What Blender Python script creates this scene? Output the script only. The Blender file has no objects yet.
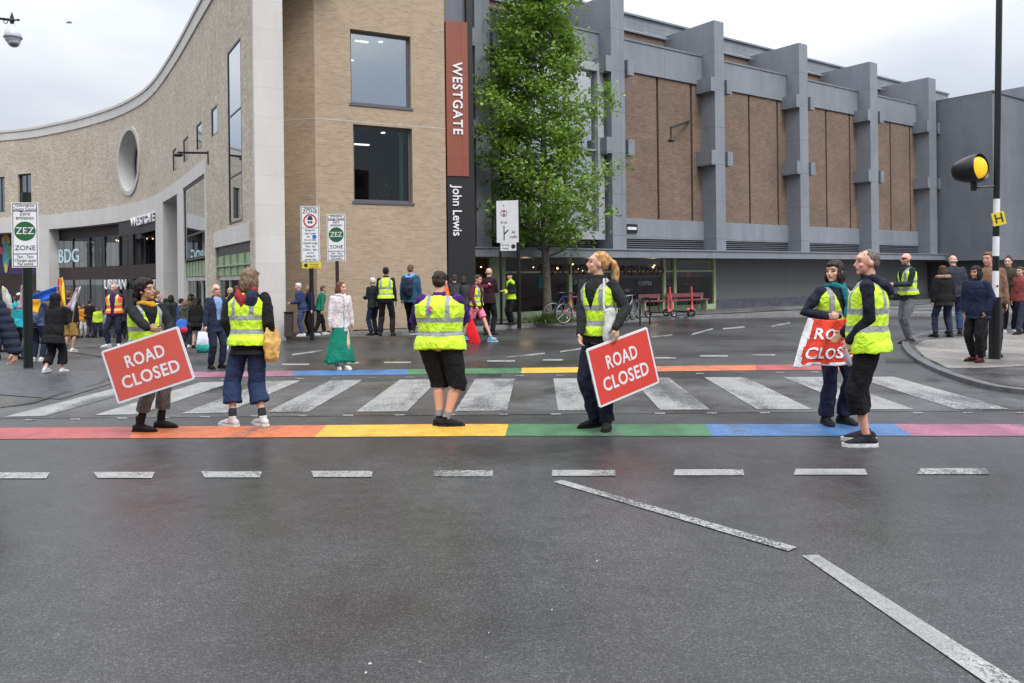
import bpy, bmesh, math, random
from mathutils import Vector, Matrix, noise
R = math.radians
random.seed(7)
S = bpy.context.scene
COL = S.collection

# ---------------------------------------------------------------- camera, sky, sun, exposure
F, HC, XC, YC, RHO = 800.0, 1.55, 512.0, 278.0, 0.012
cam = bpy.data.cameras.new('camera')
cam.sensor_width = 36.0
cam.lens = F / 1024 * 36
cam.shift_y = -(341.5 - YC) / 1024
cam.clip_end = 3000
camo = bpy.data.objects.new('camera', cam)
COL.objects.link(camo)
camo.matrix_world = Matrix.Translation((0, 0, HC)) @ Matrix.Rotation(R(90), 4, 'X') @ Matrix.Rotation(-RHO, 4, 'Z')
S.camera = camo
S.view_settings.view_transform = 'Standard'
S.view_settings.look = 'None'
S.view_settings.gamma = 1
S.view_settings.exposure = 0.42
S.view_settings.use_curve_mapping = False
S.cycles.max_bounces = 6
S.cycles.use_denoising = True
SUN_EL, SUN_AZ = R(52), R(150)

W = bpy.data.worlds.new('World')
S.world = W
W.use_nodes = True
wt = W.node_tree
wt.nodes.clear()
def N(t, kind, **kw):
    n = t.nodes.new(kind)
    for k, v in kw.items():
        if k[0] == 'i' and k[1:].isdigit(): n.inputs[int(k[1:])].default_value = v
        else: setattr(n, k, v)
    return n
def ramp(t, stops, interp='LINEAR'):
    n = t.nodes.new('ShaderNodeValToRGB')
    n.color_ramp.interpolation = interp
    el = n.color_ramp.elements
    el[0].position, el[0].color = stops[0][0], (*stops[0][1], 1)
    el[1].position, el[1].color = stops[-1][0], (*stops[-1][1], 1)
    for p, c in stops[1:-1]:
        e = el.new(p); e.color = (*c, 1)
    return n
sky = N(wt, 'ShaderNodeTexSky', sky_type='NISHITA', sun_disc=False)
sky.sun_elevation = SUN_EL
sky.sun_rotation = SUN_AZ
sk = N(wt, 'ShaderNodeVectorMath', operation='SCALE'); sk.inputs['Scale'].default_value = 0.055
wt.links.new(sky.outputs[0], sk.inputs[0])
tc = N(wt, 'ShaderNodeTexCoord')
mp = N(wt, 'ShaderNodeMapping'); mp.inputs['Scale'].default_value = (1, 1, 2.6); mp.inputs['Location'].default_value = (0.35, 0.1, 0.62)
n1 = N(wt, 'ShaderNodeTexNoise'); n1.inputs['Scale'].default_value = 2.1; n1.inputs['Detail'].default_value = 5; n1.inputs['Roughness'].default_value = .45
wt.links.new(tc.outputs['Generated'], mp.inputs[0]); wt.links.new(mp.outputs[0], n1.inputs['Vector'])
cr = ramp(wt, [(.36, (.60, .65, .77)), (.47, (.68, .72, .81)), (.56, (.80, .83, .87)), (.66, (.95, .95, .96))])
wt.links.new(n1.outputs['Fac'], cr.inputs[0])
sep = N(wt, 'ShaderNodeSeparateXYZ'); wt.links.new(tc.outputs['Generated'], sep.inputs[0])
mx = N(wt, 'ShaderNodeMath', operation='MAXIMUM'); mx.inputs[1].default_value = 0; wt.links.new(sep.outputs['Z'], mx.inputs[0])
pw = N(wt, 'ShaderNodeMath', operation='POWER'); pw.inputs[1].default_value = 1.8; wt.links.new(mx.outputs[0], pw.inputs[0])
ma = N(wt, 'ShaderNodeMath', operation='MULTIPLY_ADD'); ma.inputs[1].default_value = 2.7; ma.inputs[2].default_value = .71; wt.links.new(pw.outputs[0], ma.inputs[0])
cl = N(wt, 'ShaderNodeVectorMath', operation='SCALE'); wt.links.new(cr.outputs[0], cl.inputs[0]); wt.links.new(ma.outputs[0], cl.inputs['Scale'])
mix = N(wt, 'ShaderNodeMix', data_type='RGBA'); mix.inputs[0].default_value = .88
wt.links.new(sk.outputs[0], mix.inputs[6]); wt.links.new(cl.outputs[0], mix.inputs[7])
bg = N(wt, 'ShaderNodeBackground'); bg.inputs[1].default_value = 1.0
wo = N(wt, 'ShaderNodeOutputWorld')
wt.links.new(mix.outputs[2], bg.inputs[0]); wt.links.new(bg.outputs[0], wo.inputs[0])

sl = bpy.data.lights.new('sun', 'SUN'); sl.energy = 1.5; sl.angle = R(22); sl.color = (1, .97, .92)
so = bpy.data.objects.new('sun', sl); COL.objects.link(so)
# towards the sun: behind the camera, high
sd = Vector((math.sin(SUN_AZ) * math.cos(SUN_EL), math.cos(SUN_AZ) * math.cos(SUN_EL), math.sin(SUN_EL)))
so.rotation_euler = sd.to_track_quat('Z', 'Y').to_euler()

# ---------------------------------------------------------------- pixel rays -> the place
cR, sR = math.cos(RHO), math.sin(RHO)
def ray(px, py):
    dx, dy = px - XC, py - YC
    return (dx * cR - dy * sR) / F, (-dx * sR - dy * cR) / F
def zg(X, Y):
    return -.04 * max(0, Y - 13) * min(1, max(0, (-X - 6) / 4))
def G(px, py, z=0.0, slope=False):
    a, b = ray(px, py)
    Y = (z - HC) / b
    if slope:
        for _ in range(12):
            zz = zg(a * Y, Y) + z
            Y = .5 * Y + .5 * (zz - HC) / b
        z = zg(a * Y, Y) + z
    return Vector((a * Y, Y, z))
def at(px, py, Y):
    a, b = ray(px, py)
    return Vector((a * Y, Y, HC + b * Y))

# ---------------------------------------------------------------- materials
def principled(name):
    m = bpy.data.materials.new(name); m.use_nodes = True
    t = m.node_tree; b = t.nodes['Principled BSDF']
    return m, t, b
_m = {}
def M(name, c, rough=.7, metal=0.0, var=.12, vs=6.0, bump=0.0, bs=40.0, spec=.5, emit=None, es=1.0):
    if name in _m: return _m[name]
    m, t, b = principled(name)
    b.inputs['Roughness'].default_value = rough
    b.inputs['Metallic'].default_value = metal
    b.inputs['Specular IOR Level'].default_value = spec
    if var > 0:
        co = N(t, 'ShaderNodeTexCoord')
        nz = N(t, 'ShaderNodeTexNoise'); nz.inputs['Scale'].default_value = vs; nz.inputs['Detail'].default_value = 4
        t.links.new(co.outputs['Object'], nz.inputs['Vector'])
        lo = tuple(max(0, x * (1 - var)) for x in c); hi = tuple(min(1, x * (1 + var)) for x in c)
        rp = ramp(t, [(.3, lo), (.7, hi)]); t.links.new(nz.outputs[0], rp.inputs[0]); t.links.new(rp.outputs[0], b.inputs['Base Color'])
        if bump > 0:
            n2 = N(t, 'ShaderNodeTexNoise'); n2.inputs['Scale'].default_value = bs; n2.inputs['Detail'].default_value = 3
            t.links.new(co.outputs['Object'], n2.inputs['Vector'])
            bp = N(t, 'ShaderNodeBump'); bp.inputs['Strength'].default_value = bump; bp.inputs['Distance'].default_value = .02
            t.links.new(n2.outputs[0], bp.inputs['Height']); t.links.new(bp.outputs[0], b.inputs['Normal'])
    else:
        b.inputs['Base Color'].default_value = (*c, 1)
    if emit:
        b.inputs['Emission Color'].default_value = (*emit, 1); b.inputs['Emission Strength'].default_value = es
    _m[name] = m
    return m

def brick_mat(name, cols, mortar, bw=.225, bh=.075, rough=.85, streak=0.15, bump=.4, ms=.010, blotch=0.0):
    m, t, b = principled(name)
    b.inputs['Roughness'].default_value = rough
    uv = N(t, 'ShaderNodeTexCoord')
    br = N(t, 'ShaderNodeTexBrick'); br.offset = .5
    br.inputs['Scale'].default_value = 1.0
    br.inputs['Brick Width'].default_value = bw; br.inputs['Row Height'].default_value = bh
    br.inputs['Mortar Size'].default_value = ms; br.inputs['Mortar Smooth'].default_value = .2
    br.inputs['Color1'].default_value = (0, 0, 0, 1); br.inputs['Color2'].default_value = (1, 1, 1, 1); br.inputs['Mortar'].default_value = (.5, .5, .5, 1)
    t.links.new(uv.outputs['UV'], br.inputs['Vector'])
    sp = N(t, 'ShaderNodeSeparateColor'); t.links.new(br.outputs['Color'], sp.inputs[0])
    n = len(cols)
    rp = ramp(t, [(i / (n - 1), c) for i, c in enumerate(cols)])
    t.links.new(sp.outputs[0], rp.inputs[0])
    nz = N(t, 'ShaderNodeTexNoise'); nz.inputs['Scale'].default_value = .55; nz.inputs['Detail'].default_value = 6; nz.inputs['Roughness'].default_value = .65
    t.links.new(uv.outputs['UV'], nz.inputs['Vector'])
    r2 = ramp(t, [(.3, (1 - streak,) * 3), (.7, (1 + streak * .3,) * 3)]); t.links.new(nz.outputs[0], r2.inputs[0])
    mm = N(t, 'ShaderNodeMix', data_type='RGBA'); t.links.new(br.outputs['Fac'], mm.inputs[0]); t.links.new(rp.outputs[0], mm.inputs[6]); mm.inputs[7].default_value = (*mortar, 1)
    mu = N(t, 'ShaderNodeMix', data_type='RGBA', blend_type='MULTIPLY'); mu.inputs[0].default_value = 1
    t.links.new(mm.outputs[2], mu.inputs[6]); t.links.new(r2.outputs[0], mu.inputs[7])
    mpb = N(t, 'ShaderNodeMapping'); mpb.inputs['Scale'].default_value = (1, 2.2, 1); t.links.new(uv.outputs['UV'], mpb.inputs[0])
    nb = N(t, 'ShaderNodeTexNoise'); nb.inputs['Scale'].default_value = 3.2; nb.inputs['Detail'].default_value = 4; nb.inputs['Roughness'].default_value = .75; t.links.new(mpb.outputs[0], nb.inputs['Vector'])
    rb_ = ramp(t, [(.3, (1 - blotch, 1 - blotch * 1.08, 1 - blotch * 1.2)), (.5, (1, 1, 1)), (.7, (1 + blotch * .8,) * 3)]); t.links.new(nb.outputs[0], rb_.inputs[0])
    mb = N(t, 'ShaderNodeMix', data_type='RGBA', blend_type='MULTIPLY'); mb.inputs[0].default_value = 1; t.links.new(mu.outputs[2], mb.inputs[6]); t.links.new(rb_.outputs[0], mb.inputs[7]); t.links.new(mb.outputs[2], b.inputs['Base Color'])
    bp = N(t, 'ShaderNodeBump'); bp.inputs['Strength'].default_value = bump; bp.inputs['Distance'].default_value = .01; bp.invert = True
    t.links.new(br.outputs['Fac'], bp.inputs['Height']); t.links.new(bp.outputs[0], b.inputs['Normal'])
    return m

def panel_mat(name, c, pw=2.4, ph=1.2, rough=.5, dirt=.12, joint=.55, js=.012, metal=0.0):
    m, t, b = principled(name)
    b.inputs['Roughness'].default_value = rough; b.inputs['Metallic'].default_value = metal
    uv = N(t, 'ShaderNodeTexCoord')
    br = N(t, 'ShaderNodeTexBrick'); br.offset = 0
    br.inputs['Scale'].default_value = 1.0; br.inputs['Brick Width'].default_value = pw; br.inputs['Row Height'].default_value = ph
    br.inputs['Mortar Size'].default_value = js
    for k, v in (('Color1', .97), ('Color2', 1.03), ('Mortar', joint)): br.inputs[k].default_value = (v, v, v, 1)
    t.links.new(uv.outputs['UV'], br.inputs['Vector'])
    mp = N(t, 'ShaderNodeMapping'); mp.inputs['Scale'].default_value = (1.2, .35, 1); t.links.new(uv.outputs['UV'], mp.inputs[0])
    nz = N(t, 'ShaderNodeTexNoise'); nz.inputs['Scale'].default_value = 1.3; nz.inputs['Detail'].default_value = 7; nz.inputs['Roughness'].default_value = .65
    t.links.new(mp.outputs[0], nz.inputs['Vector'])
    r2 = ramp(t, [(.3, tuple(x * (1 - dirt) for x in c)), (.7, tuple(min(1, x * (1 + dirt * .4)) for x in c))]); t.links.new(nz.outputs[0], r2.inputs[0])
    mu = N(t, 'ShaderNodeMix', data_type='RGBA', blend_type='MULTIPLY'); mu.inputs[0].default_value = 1
    t.links.new(r2.outputs[0], mu.inputs[6]); t.links.new(br.outputs['Color'], mu.inputs[7]); t.links.new(mu.outputs[2], b.inputs['Base Color'])
    return m

def glass_mat(name, tint=(.25, .3, .3), refl=.3, fres=.6):
    m = bpy.data.materials.new(name); m.use_nodes = True; t = m.node_tree; t.nodes.clear()
    tr = N(t, 'ShaderNodeBsdfTransparent'); tr.inputs[0].default_value = (*tint, 1)
    gl = N(t, 'ShaderNodeBsdfGlossy'); gl.inputs['Roughness'].default_value = .02; gl.inputs[0].default_value = (.9, .95, 1, 1)
    lw = N(t, 'ShaderNodeLayerWeight'); lw.inputs[0].default_value = .35
    ad = N(t, 'ShaderNodeMath', operation='MULTIPLY_ADD', use_clamp=True); ad.inputs[1].default_value = fres; ad.inputs[2].default_value = refl
    t.links.new(lw.outputs['Fresnel'], ad.inputs[0])
    mx = N(t, 'ShaderNodeMixShader'); t.links.new(ad.outputs[0], mx.inputs[0]); t.links.new(tr.outputs[0], mx.inputs[1]); t.links.new(gl.outputs[0], mx.inputs[2])
    o = N(t, 'ShaderNodeOutputMaterial'); t.links.new(mx.outputs[0], o.inputs[0])
    return m

def asphalt_mat(name, base=.07, wetlo=.18, wethi=.6, scale=.35, tint=(1.03, 1, .985)):
    m, t, b = principled(name)
    co = N(t, 'ShaderNodeTexCoord')
    def nz(sc, det, ro=.5):
        n = N(t, 'ShaderNodeTexNoise'); n.inputs['Scale'].default_value = sc; n.inputs['Detail'].default_value = det; n.inputs['Roughness'].default_value = ro
        t.links.new(co.outputs['Object'], n.inputs['Vector']); return n
    big = nz(scale, 6, .6); fine = nz(95, 3, .8); mid = nz(5, 5, .7)
    vo = N(t, 'ShaderNodeTexVoronoi'); vo.inputs['Scale'].default_value = 95; t.links.new(co.outputs['Object'], vo.inputs['Vector'])
    r1 = ramp(t, [(.32, tuple(base * .58 * k for k in tint)), (.5, tuple(base * .95 * k for k in tint)), (.68, tuple(base * 1.35 * k for k in tint))]); t.links.new(big.outputs[0], r1.inputs[0])
    r2 = ramp(t, [(.28, (.5,) * 3), (.5, (.95,) * 3), (.70, (1.7,) * 3)]); t.links.new(fine.outputs[0], r2.inputs[0])
    v2 = N(t, 'ShaderNodeTexVoronoi'); v2.inputs['Scale'].default_value = 120; t.links.new(co.outputs['Object'], v2.inputs['Vector'])
    sv = N(t, 'ShaderNodeSeparateColor'); t.links.new(v2.outputs['Color'], sv.inputs[0])
    rv = ramp(t, [(0, (.55,) * 3), (.55, (.88,) * 3), (.85, (1.2,) * 3), (1, (1.85,) * 3)]); t.links.new(sv.outputs[0], rv.inputs[0])
    m0 = N(t, 'ShaderNodeMix', data_type='RGBA', blend_type='MULTIPLY'); m0.inputs[0].default_value = 1
    t.links.new(r2.outputs[0], m0.inputs[6]); t.links.new(rv.outputs[0], m0.inputs[7])
    mu = N(t, 'ShaderNodeMix', data_type='RGBA', blend_type='MULTIPLY'); mu.inputs[0].default_value = 1
    t.links.new(r1.outputs[0], mu.inputs[6]); t.links.new(m0.outputs[2], mu.inputs[7])
    r3 = ramp(t, [(.35, (.80,) * 3), (.7, (1.18,) * 3)]); t.links.new(mid.outputs[0], r3.inputs[0])
    m2 = N(t, 'ShaderNodeMix', data_type='RGBA', blend_type='MULTIPLY'); m2.inputs[0].default_value = 1
    t.links.new(mu.outputs[2], m2.inputs[6]); t.links.new(r3.outputs[0], m2.inputs[7]); t.links.new(m2.outputs[2], b.inputs['Base Color'])
    rr = N(t, 'ShaderNodeMapRange'); rr.inputs[1].default_value = .38; rr.inputs[2].default_value = .62; rr.inputs[3].default_value = wetlo; rr.inputs[4].default_value = wethi
    t.links.new(big.outputs[0], rr.inputs[0]); t.links.new(rr.outputs[0], b.inputs['Roughness'])
    bp = N(t, 'ShaderNodeBump'); bp.inputs['Strength'].default_value = .13; bp.inputs['Distance'].default_value = .004
    t.links.new(vo.outputs['Distance'], bp.inputs['Height']); t.links.new(bp.outputs[0], b.inputs['Normal'])
    return m

def paint_mat(name, c, wear=.5, rough=.5):
    """road paint: worn through to asphalt where noise is high"""
    m, t, b = principled(name)
    co = N(t, 'ShaderNodeTexCoord')
    n = N(t, 'ShaderNodeTexNoise'); n.inputs['Scale'].default_value = 60; n.inputs['Detail'].default_value = 4; n.inputs['Roughness'].default_value = .7
    n2 = N(t, 'ShaderNodeTexNoise'); n2.inputs['Scale'].default_value = 1.6; n2.inputs['Detail'].default_value = 5
    mp = N(t, 'ShaderNodeMapping'); mp.inputs['Scale'].default_value = (1, .25, 1); t.links.new(co.outputs['Object'], mp.inputs[0])
    t.links.new(co.outputs['Object'], n.inputs[0]); t.links.new(mp.outputs[0], n2.inputs[0])
    ad = N(t, 'ShaderNodeMath', operation='ADD'); t.links.new(n.outputs[0], ad.inputs[0]); t.links.new(n2.outputs[0], ad.inputs[1])
    rp = ramp(t, [(.0, (0, 0, 0)), (1, (1, 1, 1))]); 
    mr = N(t, 'ShaderNodeMapRange'); mr.inputs[1].default_value = 1.22 - wear * .25; mr.inputs[2].default_value = 1.32 - wear * .25
    t.links.new(ad.outputs[0], mr.inputs[0])
    dirt = ramp(t, [(.36, tuple(x * (.62 if wear > .4 else .82) for x in c)), (.6, c)]); t.links.new(n2.outputs[0], dirt.inputs[0])
    mx = N(t, 'ShaderNodeMix', data_type='RGBA'); t.links.new(mr.outputs[0], mx.inputs[0]); t.links.new(dirt.outputs[0], mx.inputs[6]); mx.inputs[7].default_value = (.07, .07, .072, 1)
    gr_ = N(t, 'ShaderNodeTexNoise'); gr_.inputs['Scale'].default_value = 110; gr_.inputs['Detail'].default_value = 2; t.links.new(co.outputs['Object'], gr_.inputs[0])
    gp = ramp(t, [(.35, (.68,) * 3), (.6, (1.08,) * 3)]); t.links.new(gr_.outputs[0], gp.inputs[0])
    n5 = N(t, 'ShaderNodeTexNoise'); n5.inputs['Scale'].default_value = 4; n5.inputs['Detail'].default_value = 6; n5.inputs['Roughness'].default_value = .7; t.links.new(co.outputs['Object'], n5.inputs[0])
    g5 = ramp(t, [(.35, (.72,) * 3), (.6, (1.04,) * 3)]); t.links.new(n5.outputs[0], g5.inputs[0])
    q1 = N(t, 'ShaderNodeMix', data_type='RGBA', blend_type='MULTIPLY'); q1.inputs[0].default_value = 1; t.links.new(mx.outputs[2], q1.inputs[6]); t.links.new(gp.outputs[0], q1.inputs[7])
    q2 = N(t, 'ShaderNodeMix', data_type='RGBA', blend_type='MULTIPLY'); q2.inputs[0].default_value = 1; t.links.new(q1.outputs[2], q2.inputs[6]); t.links.new(g5.outputs[0], q2.inputs[7])
    t.links.new(q2.outputs[2], b.inputs['Base Color'])
    b.inputs['Roughness'].default_value = rough
    bp = N(t, 'ShaderNodeBump'); bp.inputs['Strength'].default_value = .35; bp.inputs['Distance'].default_value = .004
    t.links.new(n.outputs[0], bp.inputs['Height']); t.links.new(bp.outputs[0], b.inputs['Normal'])
    return m

# ---------------------------------------------------------------- object helpers
def tag(o, label=None, cat=None, group=None, kind=None):
    if label: o['label'] = label
    if cat: o['category'] = cat
    if group: o['group'] = group
    if kind: o['kind'] = kind
    return o
def empty(name, loc, rz=0, label=None, cat=None, group=None):
    o = bpy.data.objects.new(name, None); COL.objects.link(o)
    o.empty_display_size = .2
    o.matrix_world = Matrix.Translation(loc) @ Matrix.Rotation(rz, 4, 'Z')
    return tag(o, label, cat, group)
def boxuv(me):
    uv = me.uv_layers.new(name='UVMap') if not me.uv_layers else me.uv_layers[0]
    for p in me.polygons:
        n = p.normal
        if abs(n.z) > .75: f = lambda c: (c.x, c.y)
        else:
            h = Vector((-n.y, n.x, 0)).normalized()
            f = lambda c: (c.dot(h), c.z)
        for li in p.loop_indices:
            uv.data[li].uv = f(me.vertices[me.loops[li].vertex_index].co)
def obj(name, bm, mat, parent=None, smooth=False, uv=False):
    bmesh.ops.recalc_face_normals(bm, faces=bm.faces) if smooth != 'raw' else None
    me = bpy.data.meshes.new(name); bm.to_mesh(me); bm.free()
    for mm in (mat if isinstance(mat, (list, tuple)) else [mat]): me.materials.append(mm)
    if smooth:
        for p in me.polygons: p.use_smooth = True
    if uv: boxuv(me)
    o = bpy.data.objects.new(name, me); COL.objects.link(o)
    if parent: o.parent = parent
    return o
def part(name, bm, mat, root, **kw):
    """mesh given in world coordinates; parented keeping it in place"""
    inv = root.matrix_world.inverted()
    bmesh.ops.transform(bm, matrix=inv, verts=bm.verts)
    return obj(name, bm, mat, root, **kw)
def hexa(bm, c, mi=0):
    v = [bm.verts.new(p) for p in c]
    for f in ((0, 3, 2, 1), (4, 5, 6, 7), (0, 1, 5, 4), (1, 2, 6, 5), (2, 3, 7, 6), (3, 0, 4, 7)):
        fc = bm.faces.new([v[i] for i in f]); fc.material_index = mi
def box(bm, x0, x1, y0, y1, z0, z1, fn=None, mi=0):
    c = [(x0, y0, z0), (x1, y0, z0), (x1, y1, z0), (x0, y1, z0), (x0, y0, z1), (x1, y0, z1), (x1, y1, z1), (x0, y1, z1)]
    hexa(bm, [fn(*p) if fn else Vector(p) for p in c], mi)
def quad(bm, *p, mi=0):
    f = bm.faces.new([bm.verts.new(q) for q in p]); f.material_index = mi; return f
def tube(bm, pts, rad, n=10, ref=Vector((1, 0, 0)), round_=True, closed=False):
    pts = [Vector(p) for p in pts]
    rad = [(r, r) if isinstance(r, (int, float)) else r for r in (rad if isinstance(rad, (list, tuple)) else [rad] * len(pts))]
    m = len(pts)
    fr = []
    for i in range(m):
        if closed: t = (pts[(i + 1) % m] - pts[i - 1]).normalized()
        else:
            t = (pts[min(i + 1, m - 1)] - pts[max(i - 1, 0)])
            t = t.normalized() if t.length > 1e-9 else Vector((0, 0, 1))
        a = ref - t * ref.dot(t)
        if a.length < .15:
            a = Vector((0, 1, 0)) - t * t.y
        a.normalize(); fr.append((pts[i], a, t.cross(a).normalized(), t, rad[i]))
    seq = list(fr)
    if round_ and not closed:
        p, a, b, t, r = fr[0]; rm = min(r)
        seq = [(p - t * rm * .9, a, b, t, (r[0] * .45, r[1] * .45)), (p - t * rm * .55, a, b, t, (r[0] * .82, r[1] * .82))] + seq
        p, a, b, t, r = fr[-1]; rm = min(r)
        seq += [(p + t * rm * .55, a, b, t, (r[0] * .82, r[1] * .82)), (p + t * rm * .9, a, b, t, (r[0] * .45, r[1] * .45))]
    rings = []
    for p, a, b, t, r in seq:
        rings.append([bm.verts.new(p + a * math.cos(2 * math.pi * k / n) * r[0] + b * math.sin(2 * math.pi * k / n) * r[1]) for k in range(n)])
    L = len(rings)
    for i in range(L if closed else L - 1):
        A, B = rings[i], rings[(i + 1) % L]
        for k in range(n): bm.faces.new((A[k], A[(k + 1) % n], B[(k + 1) % n], B[k]))
    if not closed:
        bm.faces.new(rings[0][::-1]); bm.faces.new(rings[-1])
def ball(bm, c, r, mat=None, seg=16):
    r = (r, r, r) if isinstance(r, (int, float)) else r
    mt = Matrix.Translation(c) @ (mat or Matrix.Identity(4)) @ Matrix.Diagonal((*r, 1))
    bmesh.ops.create_uvsphere(bm, u_segments=seg, v_segments=max(6, seg * 2 // 3), radius=1, matrix=mt)
def cyl(bm, p, q, r, n=12): tube(bm, [p, q], r, n, round_=False)
def lettering(s, size, mat, parent, loc, rot=(R(90), 0, 0), depth=.004, bold=0.0, name='lettering', align='CENTER', sx=1.0, fn=None, spacing=1.0):
    cu = bpy.data.curves.new('txt', 'FONT'); cu.body = s; cu.size = size; cu.align_x = align; cu.align_y = 'CENTER'
    cu.extrude = depth; cu.offset = bold; cu.resolution_u = 3; cu.space_character = spacing
    o = bpy.data.objects.new('txt', cu); me = bpy.data.meshes.new_from_object(o)
    bpy.data.objects.remove(o); bpy.data.curves.remove(cu)
    me.materials.clear(); me.materials.append(mat)
    from mathutils import Euler
    mt = Matrix.Translation(loc) @ Euler(rot).to_matrix().to_4x4() @ Matrix.Diagonal((sx, 1, 1, 1))
    me.transform(mt)
    if fn:
        for v in me.vertices: v.co = fn(v.co)
    o = bpy.data.objects.new(name, me); COL.objects.link(o)
    o.parent = parent
    return o
# ---------------------------------------------------------------- ground, road, markings
asphalt = asphalt_mat('asphalt', .044, .27, .55, .3)
asphalt2 = asphalt_mat('asphalt_dark', .066, .25, .55, .8)
bm = bmesh.new()
xs = [-900, -300, -120, -70] + [-50 + 2 * i for i in range(51)] + [70, 120, 300, 900]
ys = [-300, -60, -10] + [0 + 2 * i for i in range(31)] + [75, 100, 200, 500, 1500]
gv = [[bm.verts.new((x, y, zg(x, min(y, 50)))) for x in xs] for y in ys]
for j in range(len(ys) - 1):
    for i in range(len(xs) - 1):
        bm.faces.new((gv[j][i], gv[j][i + 1], gv[j + 1][i + 1], gv[j + 1][i]))
tag(obj('road', bm, asphalt), kind='structure')

def sheet(name, pts, z, mat, thick=None, uv=False):
    bm = bmesh.new()
    f = bm.faces.new([bm.verts.new((p[0], p[1], z)) for p in pts])
    if f.normal.z < 0: bmesh.ops.reverse_faces(bm, faces=[f])
    bm.normal_update()
    if f.normal.z < 0: bmesh.ops.reverse_faces(bm, faces=bm.faces[:])
    if thick:
        r = bmesh.ops.extrude_face_region(bm, geom=bm.faces[:])
        for v in [g for g in r['geom'] if isinstance(g, bmesh.types.BMVert)]: pass
        vs = [g for g in r['geom'] if isinstance(g, bmesh.types.BMVert)]
        bmesh.ops.translate(bm, verts=vs, vec=(0, 0, -thick))
    return tag(obj(name, bm, mat, uv=uv), kind='structure')

PAINT = {k: paint_mat('paint_' + k, c, w) for k, (c, w) in dict(
    white=((.43, .425, .40), .95), red=((.50, .10, .09), .45), orange=((.64, .17, .06), .35), yellow=((.76, .43, .05), .3),
    green=((.07, .22, .09), .5), blue=((.07, .19, .42), .5), pink=((.42, .14, .22), .5), purple=((.36, .13, .30), .1)).items()}
def band(segs, yt, yb, z):
    """segs: (name, px left at its bottom edge, px right at its bottom edge); edges of the segments follow the stripe direction"""
    for nm, x0, x1, t0, t1 in segs:
        bm = bmesh.new(); n = 6
        for i in range(n):
            a0, a1 = i / n, (i + 1) / n
            B0, B1, T0, T1 = x0 + (x1 - x0) * a0, x0 + (x1 - x0) * a1, t0 + (t1 - t0) * a0, t0 + (t1 - t0) * a1
            P = [G(B0, yb(B0)), G(B1, yb(B1)), G(T1, yt(T1)), G(T0, yt(T0))]
            quad(bm, *[Vector((p.x, p.y, z)) for p in P])
        tag(obj('rainbow_band', bm, PAINT[nm]), kind='structure')
near_b = lambda x: 439.5 - 3.2 * min(1, x / 500) if x > 0 else 439.5 - .0064 * x
near_t = lambda x: 428.3 - 3.8 * min(1, x / 450) if x > 0 else 428.3 - .008 * x
band([('red', -260, 129, -240, 137), ('orange', 129, 314, 137, 327), ('yellow', 314, 505, 327, 508.5), ('green', 505, 713, 508.5, 705),
      ('blue', 713, 912, 705, 895), ('pink', 912, 1330, 895, 1300)], near_t, near_b, .005)
far_b = lambda x: 377.5 - (x - 195) * .0125 if x < 780 else 370.2
far_t = lambda x: 372.2 - (x - 195) * .0125 if x < 780 else 364.9
band([('pink', 188, 291, 192, 294), ('blue', 291, 407, 294, 409), ('green', 407, 521, 409, 522), ('yellow', 521, 592, 522, 591),
      ('yellow', 592, 612, 591, 611), ('orange', 612, 757, 611, 755), ('red', 757, 858, 755, 852)], far_t, far_b, .005)

sdir = Vector((.034, 1, 0)).normalized()
zb = lambda x: 417.5 - .018 * x if x < 256 else (412.9 - (x - 256) * .006 if x < 768 else 409.9)
k_ = 0
for a, b in [(5, 46), (94, 138), (181, 226), (266, 308), (356, 407), (455, 507), (558, 606), (660, 710), (757, 812), (862, 914), (956, 1010)]:
    A, B = G(a, zb(a)), G(b, zb(b)); L = 2.95
    bm = bmesh.new()
    for i in range(4):
        P = [A + sdir * L * i / 4, B + sdir * L * i / 4, B + sdir * L * (i + 1) / 4, A + sdir * L * (i + 1) / 4]
        quad(bm, *[Vector((p.x, p.y, .009)) for p in P])
    tag(obj('zebra_stripe', bm, PAINT['white']), kind='structure')
# the dark surfacing under the crossing
A, B = G(-140, 420), G(1060, 410.5)
sheet('crossing_surface', [A, B, B + sdir * 2.98, A + sdir * 3.0], .004, asphalt2)
def dash(pts, z=.006, mat=None, name='road_marking'):
    bm = bmesh.new(); quad(bm, *[Vector((p.x, p.y, z)) for p in pts]); tag(obj(name, bm, mat or PAINT['white']), kind='structure')
for a, b in [(-70, -30), (-12, 50), (93, 155), (201, 262), (311, 373), (433, 493), (552, 615), (675, 743), (796, 865), (921, 986), (1042, 1110)]:
    y0 = 473 - a * .0045; sk_ = (a - 545) / 190
    dash([G(a - 0 + sk_ * 2 * -1, y0 + 6), G(b - sk_ * -0 + ((b - 545) / 190) * 1.5, y0 + 6), G(b, y0), G(a + 0, y0)])
dash([G(553, 482.5), G(562, 480.5), G(797, 548), G(788, 552)]); dash([G(802, 556.5), G(818, 555.5), G(1030, 690), G(994, 690)])
for x in [30, 75, 122, 164, 205, 256, 302, 348, 400, 450, 503, 556, 660, 712, 765, 918, 968, 1020]:
    y = zb(x) + 2.8
    dash([G(x - 5, y + 1.1), G(x + 5, y + 1.1), G(x + 5, y), G(x - 5, y)])
for x in [225, 262, 300, 336, 372, 410, 446, 484, 520, 560, 700, 740, 780, 815, 890]:
    y = (383.8 - .0125 * (x - 195)) - 4.0
    dash([G(x - 4, y + .7), G(x + 4, y + .7), G(x + 4, y), G(x - 4, y)])
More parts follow.
